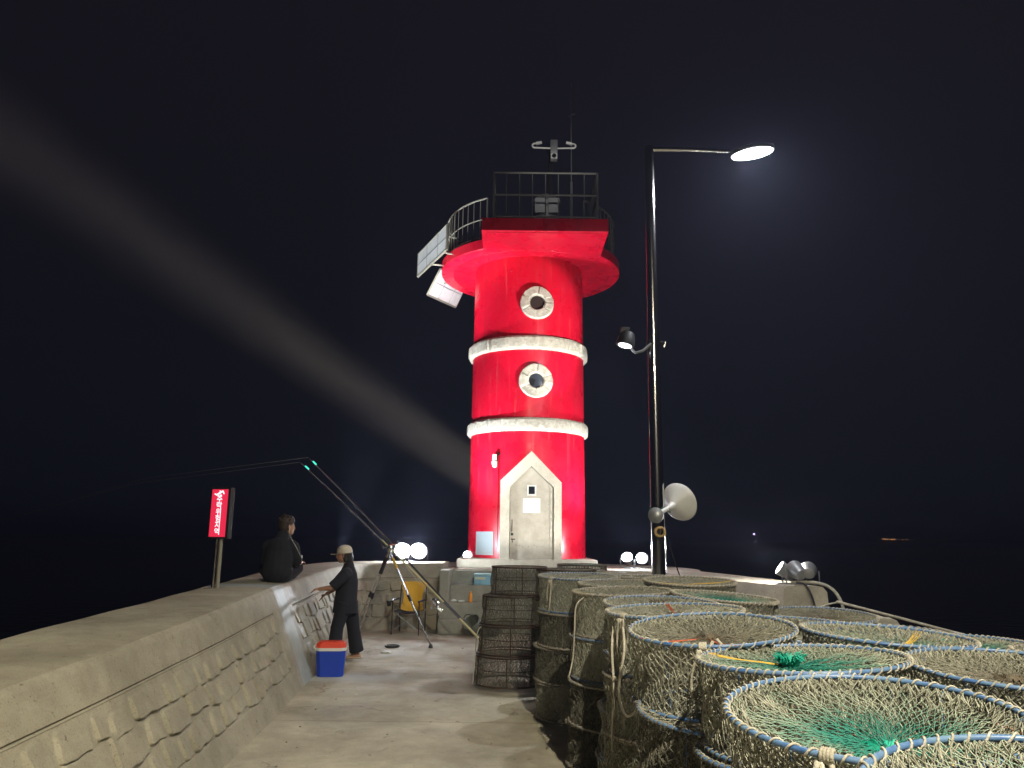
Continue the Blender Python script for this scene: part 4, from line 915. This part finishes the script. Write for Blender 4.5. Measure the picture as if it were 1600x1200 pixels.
crumple((-.86, 14.38, .51), (.06, .04, .022), 3, 'flattened tissue on the steps, next to the bottle', 'tissue', MT['paper'])
crumple((-.98, 14.8, .79), (.10, .05, .03), 4, 'dark wet rag on the middle step', 'rag', MT['grey'])
crumple((-1.62, 8.75, 0), (.012, .01, .006), 5, 'tiny white pebble on the bare path', 'pebble', MT['paper'])

# ================================================================== FISH TRAPS
NC = 96
def prisms(P0, P1, r):
    """thin three-sided strands from P0 to P1"""
    P0 = np.asarray(P0); P1 = np.asarray(P1); d = P1 - P0; L = np.linalg.norm(d, axis=1, keepdims=True); d = d / np.maximum(L, 1e-9)
    a = np.where(np.abs(d[:, 2:3]) < .9, np.array([[0, 0, 1.]]), np.array([[1., 0, 0]])); u = np.cross(d, a); u /= np.linalg.norm(u, axis=1, keepdims=True); w = np.cross(d, u)
    V = []
    for P in (P0, P1):
        for k in range(3):
            an = 2 * PI * k / 3; V.append(P + (u * math.cos(an) + w * math.sin(an)) * r)
    V = np.stack(V, 1); n = len(P0); b = (np.arange(n) * 6)[:, None]
    F = np.concatenate([b + np.array([[k, (k + 1) % 3, 3 + (k + 1) % 3, 3 + k]]) for k in range(3)])
    return V.reshape(-1, 3), F
def grid_net(nodes, r):
    """nodes [row, col]; strands run to the two neighbours in the next row (offset rows)"""
    a = []; b = []
    for i in range(len(nodes) - 1):
        if i % 2 == 0: a += [nodes[i], nodes[i]]; b += [nodes[i + 1], np.roll(nodes[i + 1], 1, 0)]
        else: a += [nodes[i], nodes[i]]; b += [nodes[i + 1], np.roll(nodes[i + 1], -1, 0)]
    return prisms(np.concatenate(a), np.concatenate(b), r)
TR, TH = .375, .315
def wave(rg, n=6): return [(rg.uniform(-1, 1), rg.integers(2, 13), rg.uniform(0, 6.28)) for _ in range(n)]
def wsum(wv, th): return sum(a * np.sin(k * th + p) for a, k, p in wv) / len(wv)
def side_net(rg, rtop, rbot, layers=4, rr=.0020, cols=84, rowh=.0225):
    Vs = []; Fs = []; nb_ = 0
    for l in range(layers):
        nrow = int(TH / rowh) + 1; wv = wave(rg); wv2 = wave(rg, 9); N = np.zeros((nrow, cols, 3))
        for i in range(nrow):
            z = TH * (1 - i / (nrow - 1)); s = i / (nrow - 1); off = .5 * (i % 2)
            th = 2 * PI * (np.arange(cols) + off) / cols + rg.normal(0, .022, cols) + .10 * wsum(wv, 0) * s
            slack = math.sin(PI * s); R_ = rtop * (1 - s) + rbot * s - .012 * l - (.004 + .016 * l) * slack + .055 * slack * wsum(wv2, th + s * 1.2) * (1 + l)
            th = th + .035 * slack * wsum(wv, th * 2 + s)
            N[i, :, 0] = R_ * np.cos(th); N[i, :, 1] = R_ * np.sin(th); N[i, :, 2] = z + rg.normal(0, .006, cols) * slack
        V, F = grid_net(N, rr); Vs.append(V); Fs.append(F + nb_); nb_ += len(V)
    # slack vertical bunches where the net is gathered to the hoops
    for k in range(9):
        th = rg.uniform(0, 2 * PI); p = []
        for s in np.linspace(0, 1, 9):
            t2 = th + .05 * math.sin(5 * s + k); R_ = rtop * (1 - s) + rbot * s - .02 * math.sin(PI * s); p.append((R_ * math.cos(t2), R_ * math.sin(t2), TH * (1 - s)))
        p = np.array(p); V, F = prisms(p[:-1], p[1:], .0034); Vs.append(V); Fs.append(F + nb_); nb_ += len(V)
    return mesh_np('side_net', np.concatenate(Vs), [np.concatenate(Fs)])
def top_net(rg, rtop, dip, kx, ky, rr=.00145, cols=84, nrow=18, flat=.5):
    Vs = []; Fs = []; nb_ = 0
    for l in range(1):
        cols = cols if l == 0 else 40; nrow = nrow if l == 0 else 10
        wv = wave(rg); N = np.zeros((nrow, cols, 3))
        for i in range(nrow):
            s = (i / (nrow - 1)) ** .9; off = .5 * (i % 2); th = 2 * PI * (np.arange(cols) + off) / cols + rg.normal(0, .012, cols) + .25 * s * s * (1 if l else -1)
            R_ = rtop * (1 - s) + .014 * s
            z = TH - dip * (s ** flat if l == 0 else s ** 1.3) - .010 * l + .018 * wsum(wv, th) * math.sin(PI * s)
            N[i, :, 0] = R_ * np.cos(th) + kx * s; N[i, :, 1] = R_ * np.sin(th) + ky * s; N[i, :, 2] = z + rg.normal(0, .003, cols)
        V, F = grid_net(N, rr); Vs.append(V); Fs.append(F + nb_); nb_ += len(V)
    return mesh_np('top_net', np.concatenate(Vs), [np.concatenate(Fs)])
def ring_pts(r, z, n=64, jit=None):
    return [V3((r * math.cos(2 * PI * k / n), r * math.sin(2 * PI * k / n), z + (jit(2 * PI * k / n) if jit else 0))) for k in range(n)]
def frame_mesh(rtop, rbot, rr, rods, rigid):
    mb = MB(); mb.tube(ring_pts(rtop, TH), rr, 8, closed=True); mb.tube(ring_pts(rbot, .012), rr, 8, closed=True)
    for k in range(rods):
        a = 2 * PI * (k + .3) / rods; q_ = 1 if rigid else .93; mb.tube([(rtop * math.cos(a), rtop * math.sin(a), TH), (q_ * rtop * math.cos(a), q_ * rtop * math.sin(a), TH * .93), (q_ * rbot * math.cos(a), q_ * rbot * math.sin(a), .03), (rbot * math.cos(a), rbot * math.sin(a), .012)], .003 if not rigid else .006, 5)
    if rigid: mb.tube(ring_pts(rtop * .99, TH * .55), .0045, 6, closed=True)
    me = bpy.data.meshes.new('frame'); me.from_pydata(mb.v, [], mb.f); me.update(); me.materials.append(MT['bluehoop']); me.shade_smooth(); return me
def lashing_mesh(R_, z, hr, turns, rr, seed):
    rg = np.random.default_rng(seed); n = turns * 9; mb = MB(); pts = []
    ph = 0
    w = 1 + .55 * np.sin(np.linspace(0, 6.28, n) * rg.integers(1, 4) + rg.uniform(0, 6)) ** 2; w = np.cumsum(w); w = w / w[-1]
    for k in range(n):
        t = 2 * PI * k / n; a = 2 * PI * turns * w[k]; q = hr + rr * .8
        # flattened helix: long crossings on the outside, quick return inside
        r_ = R_ + q * math.cos(a); pts.append(V3((r_ * math.cos(t), r_ * math.sin(t), z + q * math.sin(a))))
    mb.tube(pts, rr, 5, closed=True)
    me = bpy.data.meshes.new('lashing'); me.from_pydata(mb.v, [], mb.f); me.update(); me.materials.append(MT['cream']); me.shade_smooth(); return me
def knot_mesh(seed, up):
    rg = np.random.default_rng(seed); mb = MB()
    for k in range(150):
        a = rg.uniform(0, 2 * PI); r0 = rg.uniform(0, .02); l = rg.uniform(.03, .05)
        p = V3((r0 * math.cos(a), r0 * math.sin(a), 0)); q = p + V3((math.cos(a) * l * .7, math.sin(a) * l * .7, l * (up * .9 + rg.uniform(0, .3)))); e = q + V3((math.cos(a) * .012, math.sin(a) * .012, -.012 * (1 - up) + rg.uniform(-.01, .01)))
        mb.tube([p, q, e], .0022, 3)
    me = bpy.data.meshes.new('centre_tuft'); me.from_pydata(mb.v, [], mb.f); me.update(); me.materials.append(MT['tuftg']); return me
def radial_cords(seed, dip, kx, ky, angs, spread=.05):
    rg = np.random.default_rng(seed); mb = MB()
    for a in angs:
        for k in range(4):
            b = a + rg.uniform(-spread, spread); pts = []
            for s in np.linspace(0, 1, 7): R_ = TR * (1 - s) + .01; pts.append(V3((R_ * math.cos(b) + kx * s, R_ * math.sin(b) + ky * s, TH + .006 - dip * s ** .5 + rg.uniform(-.002, .002))))
            mb.tube(pts, .0022, 4)
    me = bpy.data.meshes.new('gather_cords'); me.from_pydata(mb.v, [], mb.f); me.update(); me.materials.append(MT['redt']); return me
GEO = []
for v in range(4):
    rg = np.random.default_rng(40 + v); dip = (.085, .035, .055, .025)[v]; kx, ky = ((.02, -.02), (-.03, .02), (0, .03), (.01, 0))[v]
    GEO.append(dict(dip=dip, k=(kx, ky), side=side_net(rg, TR - .004, TR - .006), top=top_net(rg, TR - .006, dip, kx, ky),
                    frame=frame_mesh(TR, TR - .002, .0082, 4, False), lash=lashing_mesh(TR, TH, .0082, (60, 70, 54, 76)[v], .0032, v), lashb=lashing_mesh(TR - .002, .012, .0095, 50, .0034, v + 9),
                    knot=knot_mesh(v, (0.15, 1, .3, .2)[v])))
rg = np.random.default_rng(77); RA = .35
GEO.append(dict(dip=.01, k=(0, 0), side=side_net(rg, RA - .003, RA + .012, 2, .0016, 92, .020), top=top_net(rg, RA - .005, .012, 0, 0), frame=frame_mesh(RA, RA + .018, .009, 6, True), lash=None, lashb=None, knot=None))
MT['hoops'] = [MT['bluehoop'], MT['greyhoop']]
rg = np.random.default_rng(11)
def trap(loc, geo, rz, tx_, ty_, sc, side, top, hoop, tuft, label, group='round netted fish traps stacked along the quay', cords=None, tie=None, rope=None):
    g = GEO[geo]; t = thing('fish_trap', label, 'fish trap', loc, rz, group); t.rotation_mode = 'ZYX'; t.rotation_euler = (tx_, ty_, rz); t.scale = sc
    link('frame', g['frame'], t, hoop)
    if g['lash'] is not None:
        link('lashing', g['lash'], t, rope or MT['cream']); link('lashing', g['lashb'], t, MT['dirty'])
    link('side_net', g['side'], t, side); link('top_net', g['top'], t, top)
    if tuft is not None and g['knot'] is not None:
        o = link('centre_tuft', g['knot'], t, tuft); o.location = (g['k'][0], g['k'][1], TH - g['dip'] - .005)
    if cords:
        me = radial_cords(int(loc[0] * 100) + 3, g['dip'], *g['k'], cords[1]); link('gather_cords', me, t, cords[0])
    if tie:
        mb = MB(); a = tie - rz
        for k, (da, le, kk) in enumerate(((0, .30, 0), (.03, .13, 1), (-.05, .20, 2))):
            pts = []
            for s in np.linspace(0, 1, 9): b = a + da * (1 + s) + .04 * math.sin(4 * s + kk); R_ = TR + .014 + .008 * math.sin(3 * s + kk); pts.append(V3((R_ * math.cos(b), R_ * math.sin(b), TH - .01 - le * s)))
            mb.tube(pts, .0065, 6)
        for k in range(4): mb.tube([V3(((TR + .014 * math.cos(q)) * math.cos(a + .02 * k), (TR + .014 * math.cos(q)) * math.sin(a + .02 * k), TH + .014 * math.sin(q))) for q in np.linspace(0, 2 * PI, 10, endpoint=False)], .006, 5, closed=True)
        me = bpy.data.meshes.new('tie_rope'); me.from_pydata(mb.v, [], mb.f); me.update(); me.materials.append(MT['cream']); me.shade_smooth(); link('tie_rope', me, t)
    return t
N_, ND, NP, NG, NB = MT['net'], MT['netd'], MT['netp'], MT['netg'], MT['netb']
BH, GH = MT['bluehoop'], MT['greyhoop']
# name: x, y, z of the top hoop, geometry, side, top, hoop, tuft, tilt towards the viewer, tilt sideways, cords, tie, what tells the stack apart, top label
ST = [
 ('M', 1.03, 1.47, 1.235, 2, N_, NG, BH, MT['tuftg'], 0.08, -0.04, None, None, 'the stack cut off by the near edge of the pile', 'green-topped trap nearest the viewer, only its far rim showing'),
 ('O', 0.98, 2.205, 1.238, 0, N_, NG, BH, MT['tuftg'], 0.077, -0.042, (MT['yelt'], (4.55,)), 4.0, 'the stack under the large green-netted trap', 'large green-netted trap with blue and cream rim and green centre tuft'),
 ('N', 1.112, 3.05, 1.25, 1, NP, NG, BH, MT['tuftg'], -0.02, -0.05, (MT['yelt'], (2.3,)), None, 'the stack under the upright green tuft', 'green-topped trap with an upright bright green tuft and yellow twine'),
 ('G', 0.955, 3.77, 1.278, 2, NP, NB, BH, MT['tuftd'], 0.077, -0.06, (MT['redt'], (3.3, 4.45)), 4.35, 'the stack with the red radial cords', 'brown-topped trap with red radial cords and a hanging cream tie'),
 ('F', 0.935, 4.49, 1.29, 3, NP, N_, BH, MT['tuftd'], 0.01, -0.04, (MT['redt'], (.9,)), 3.7, 'the stack behind the red-corded one', 'olive-topped trap with long cream ties, behind the red-corded trap'),
 ('E', 1.0, 5.3, 1.262, 1, N_, N_, BH, MT['tuftd'], 0.05, 0, None, None, 'the fifth stack along the path', 'dull olive trap with a blue-patched rim, fifth along the path'),
 ('D', 0.871, 6.16, 1.28, 2, NP, N_, GH, MT['tuftd'], 0.02, -0.03, (MT['yelt'], (2.4,)), None, 'the sixth stack along the path', 'olive trap with a yellow streak inside its rim, sixth along the path'),
 ('S', 0.98, 6.98, 1.29, 3, N_, N_, GH, None, 0.03, -0.01, None, None, 'the seventh stack along the path', 'grey-rimmed olive trap, seventh along the path'),
 ('C', 0.66, 7.75, 1.31, 3, NP, N_, BH, None, 0.04, 0, None, 3.9, 'the eighth stack along the path', 'trap with a pale rope hanging down its side, eighth along the path'),
 ('S2', 0.92, 8.5, 1.28, 1, N_, ND, GH, None, 0.02, 0, None, None, 'the ninth stack along the path', 'dark-topped trap, ninth along the path'),
 ('B', .66, 9.30, 1.31, 4, ND, ND, MT['iron'], None, 0, 0, None, None, 'the stack right of the rigid dark cage', 'dark iron-framed trap right beside the rigid dark cage'),
 ('B2', 1.02, 11.2, 1.30, 4, ND, NG, MT['iron'], None, 0, 0, None, None, 'the farthest stack before the steps', 'farthest trap, flat dark frame with a scrap of green net before the lighthouse door'),
 ('B3', .92, 10.25, 1.24, 3, ND, NG, GH, None, 0, 0, None, None, 'the stack next to the farthest one', 'green-flecked trap next to the farthest stack'),
 ('H', 1.5, 6.66, 1.335, 1, N_, N_, GH, None, 0.05, 0, (MT['yelt'], (3.1, 0.1)), None, 'the raised stack in the second row before the lamp pole', 'raised olive trap with a yellow cord across it, before the lamp pole'),
 ('H2', 1.46, 8.4, 1.28, 2, N_, ND, GH, None, 0, 0, None, None, 'the stack at the foot of the lamp pole', 'dark trap closest to the foot of the lamp pole'),
 ('H3', 1.62, 7.5, 1.28, 3, N_, N_, GH, None, 0, 0, None, None, 'the stack one short of the lamp pole', 'olive trap one short of the lamp pole in the second row'),
 ('I', 1.55, 5.86, 1.27, 3, N_, NG, GH, None, 0.03, 0.06, None, None, 'the stack under the flat green trap', 'flat green-netted trap in the second row, in front of the raised one'),
 ('I2', 1.74, 5.1, 1.17, 0, N_, N_, BH, None, 0, 0.01, None, None, 'the sunken stack behind the brown pair', 'sunken olive trap in the second row behind the red-corded trap'),
 ('I3', 1.72, 4.55, 1.16, 1, NP, N_, BH, None, 0, 0, None, None, 'the low stack between brown and green', 'low pale trap in the second row beside the cream-tied one'),
 ('J', 2.38, 6.1, 1.13, 3, N_, NB, BH, None, .06, 0, None, None, 'the third-row stack before the parapet end', 'low brown trap with two close rims, before the parapet end'),
 ('P', 2.42, 5.25, 1.11, 2, N_, NB, BH, None, 0, 0, None, None, 'the second stack of the third row', 'blue-rimmed trap of the third row, behind the pale green one'),
 ('P2', 2.44, 4.40, 1.15, 1, N_, NG, BH, MT['tuftg'], 0, 0, None, None, 'the third stack of the third row', 'green trap at the outer edge, third from the parapet end'),
 ('K', 1.76, 3.8, 1.255, 0, NP, NG, BH, MT['tuftg'], 0.02, 0.04, (MT['yelt'], (.2,)), None, 'the stack under the wide pale green trap', 'wide pale green trap between the red-corded trap and the quay edge'),
 ('L', 1.9, 3.06, 1.225, 2, NP, NB, BH, MT['tuftd'], 0.045, 0, (MT['redt'], (.0,)), None, 'the stack right of the upright green tuft', 'brown-topped trap with orange cords, right of the upright green tuft'),
 ('R', 2.6, 3.5, 1.2, 1, N_, ND, GH, None, 0, 0.03, None, None, 'the outer stack beside the wide green one', 'dark-topped trap on the outer edge beside the wide pale green trap'),
 ('R2', 2.68, 2.72, 1.18, 3, N_, NB, BH, None, 0, 0, None, None, 'the outer stack beside the orange-corded one', 'brown trap on the outer edge beside the orange-corded trap'),
 ('T', 1.78, 2.25, 1.14, 3, N_, NB, BH, MT['redt'], 0, 0, (MT['redt'], (2.4, 3.2)), None, 'the stack right of the large green trap', 'shaded trap with orange-red tuft, right of the large green trap'),
 ('T2', 1.8, 1.45, 1.14, 1, N_, N_, BH, None, 0, 0, None, None, 'the near outer corner stack', 'olive trap at the near outer corner of the pile'),
]
TIER = ['', 'second trap down in', 'third trap down in', 'bottom trap of']
for (nm, x, y, zt, geo, sd_, tp_, hp, tf, tlt, tls, cords, tie, where, toplab) in ST:
    zb = zt - TH * math.cos(tlt); step = (zt - TH - .03) / 3
    trap((x, y, zb), geo, rg.uniform(0, .6) if cords or tie else rg.uniform(0, 6.28), tlt, tls, (1, 1, 1), sd_, tp_, hp, tf, toplab, cords=cords, tie=tie)
    for k in range(1, 4):
        h_ = step; z = zb - step * k - .004; z = max(z, .0)
        ox, oy = rg.uniform(-.06, .05), rg.uniform(-.06, .06)
        if nm == 'G' and k == 1: ox, oy = -.02, -.20
        if nm == 'G' and k > 1: oy = -.14
        if nm == 'O' and k == 1: ox, oy = -.05, .06
        if nm in ('M', 'T2'): oy = abs(oy)
        gk = int(rg.integers(0, 4)) if geo != 4 else 4
        side_ = (N_, NP, ND)[int(rg.integers(0, 3))] if geo != 4 else ND
        trap((x + ox, y + oy, z), gk, rg.uniform(0, 6.28), tlt * (.6, .6, .3, 0)[k] + rg.uniform(-.02, .02) * (k < 3), rg.uniform(-.03, .03) * (k < 3), (1, 1, h_ / (TH + .012)), side_, N_, (BH, GH, GH)[int(rg.integers(0, 3))] if geo != 4 else MT['iron'], None, f'{TIER[k]} {where}', rope=MT['dirty'])
# rigid dark cage standing out from the pile
xs = (.115, .04, .02, .0); rad = (.93, 1.02, 1.05, 1.09)
lab = ['open dark wire cage trap on the path side, before the door, see-through top tier', 'second tier of the dark cage column standing out on the path side', 'third tier of the dark cage column standing out on the path side', 'bottom tier of the dark cage column, on the floor of the path']
for k in range(4):
    trap((xs[k], 9.42 - .02 * k, 1.345 - .33 * (k + 1) + .003 * k), 4, .3 + k, 0, 0, (rad[k], rad[k], .325 / (TH + .012)), ND, ND, MT['iron'], None, lab[k], group='dark wire cage traps in one column')
# thin ring hung on the cream tie, loose floats
mb = MB(); mb.tube([V3((.575, 3.93, 1.0 - .0)) + V3((.018 * math.cos(a), 0, .024 * math.sin(a))) for a in np.linspace(0, 2 * PI, 16, endpoint=False)], .003, 5, closed=True); o = mb.build('shackle_ring', MT['steel'], None); tag(o, 'small steel ring hanging on a tie rope beside the path', 'ring')

def loose(label, pts, r=.0055, m='cream', name='loose_rope'):
    mb = MB(); mb.tube(interp(pts, 8), r, 6); o = mb.build(name, MT[m], None); tag(o, label, 'rope', 'loose rope ends on the traps')
loose('frayed rope end hanging down the side of the sixth trap stack', [(.62, 5.98, 1.27), (.50, 5.92, 1.20), (.48, 5.90, 1.0), (.47, 5.93, .82), (.44, 5.9, .70)])
loose('pale rope slanting down the front of the red-corded trap', [(.88, 3.42, 1.27), (.93, 3.36, 1.20), (1.02, 3.33, 1.05), (1.12, 3.33, .95), (1.2, 3.3, .93)], .0065)
loose('short rope loop at the front of the red-corded trap', [(.86, 3.41, 1.26), (.82, 3.36, 1.20), (.81, 3.35, 1.12), (.83, 3.36, 1.09)], .008)
loose('tangled rope lying on the lower hoop under the red-corded trap', [(.72, 3.32, .95), (.85, 3.26, .96), (1.0, 3.25, .94), (1.08, 3.30, .97), (.98, 3.33, .99), (1.10, 3.24, .93), (1.22, 3.28, .94)], .009)
loose('long cream rope trailing beside the fourth trap in the first row', [(.58, 4.42, 1.28), (.555, 4.35, 1.1), (.56, 4.33, .9), (.55, 4.34, .70), (.545, 4.3, .60)], .0065)
loose('second strand of the long cream rope, knotted beside it', [(.60, 4.30, 1.28), (.60, 4.2, 1.12), (.57, 4.22, .92), (.60, 4.18, .80), (.66, 4.14, .84)], .007)
loose('rope end dangling from the dark cage column to the floor', [(-.30, 9.25, .68), (-.36, 9.2, .60), (-.38, 9.2, .35), (-.40, 9.15, .05)], .006)
rr = random.Random(9); mb = MB()
for k in range(60):
    x, y = rr.uniform(-1.9, .15), rr.uniform(3.5, 12.5); q = rr.uniform(.004, .010); a = rr.uniform(0, 3)
    mb.tube([(x, y, .003), (x + q * math.cos(a), y + q * math.sin(a), .006), (x + q * 2.2 * math.cos(a + .6), y + q * 2.2 * math.sin(a + .6), .003)], [q * .3, q * .5, q * .2], 5)
o = mb.build('litter', MT['tuftd'], None); tag(o, 'scattered tiny scraps of twine and shell on the path', 'litter', kind='stuff')

# ================================================================== FAR LIGHTS
for k, (x, y, z, r) in enumerate(((705, 1490, 1.6, 1.1), (709.5, 1490, 1.5, 1.2), (714, 1490, 1.5, .9), (722, 1490, 1.6, 1.3), (727, 1490, 1.5, 1.3), (742, 1490, 1.2, .7), (751, 1490, 1.2, .7), (790, 1490, 1.1, .8), (822, 1490, .9, .6))):
    me = bpy.data.meshes.new('shore_light'); bm = bmesh.new(); bmesh.ops.create_icosphere(bm, subdivisions=1, radius=r); bm.to_mesh(me); bm.free(); me.materials.append(MT['far'])
    o = link('shore_light', me); o.location = (x, y, z + 2); tag(o, ('leftmost', 'second', 'third', 'fourth', 'fifth', 'sixth', 'seventh', 'eighth', 'rightmost')[k] + ' tiny orange lamp in the row along the far shore', 'lamp', 'orange lamps along the far shore')
mb = MB(); mb.prism([(600, 1500), (1050, 1500), (1050, 1540), (600, 1540)], -3, 3); o = mb.build('far_shore_hills', mat('dark_shore', (.01, .012, .012), .9), None, smooth=0); tag(o, kind='structure')
bo = thing('fishing_boat', 'distant fishing boat with one violet-white lamp out at sea', 'boat', (456, 1480, -3))
mb = MB(); mb.prism([(450, 1478), (461, 1478), (464, 1480), (461, 1482), (450, 1482)], -3.2, -1.4); mb.build('hull', MT['black'], bo, smooth=0)
mb = MB(); mb.box((454, 1480, .2), (4, 3, 3.2)); mb.tube([(456, 1480, 0), (456, 1480, 10)], .15, 5); mb.build('cabin', MT['black'], bo)
mb = MB(); mb.lathe([(.01, -1.6), (1.7, 0), (.01, 1.6)], (458, 1478, 10.3), 10); mb.build('masthead_lamp', MT['far2'], bo)

# ================================================================== SEA HAZE
mb = MB(); mb.box((0, 0, 8), (3380, 3380, 26)); 
hz = mb.build('haze', bpy.data.materials.new('sea_haze'), None, smooth=0); hm = hz.data.materials[0]; hm.use_nodes = True
hn = hm.node_tree; hn.nodes.clear(); ho = hn.nodes.new('ShaderNodeOutputMaterial'); pv = hn.nodes.new('ShaderNodeVolumePrincipled')
pv.inputs['Color'].default_value = (.62, .67, 1, 1); pv.inputs['Density'].default_value = .0012; pv.inputs['Anisotropy'].default_value = .5
hn.links.new(pv.outputs[0], ho.inputs['Volume']); tag(hz, kind='stuff')
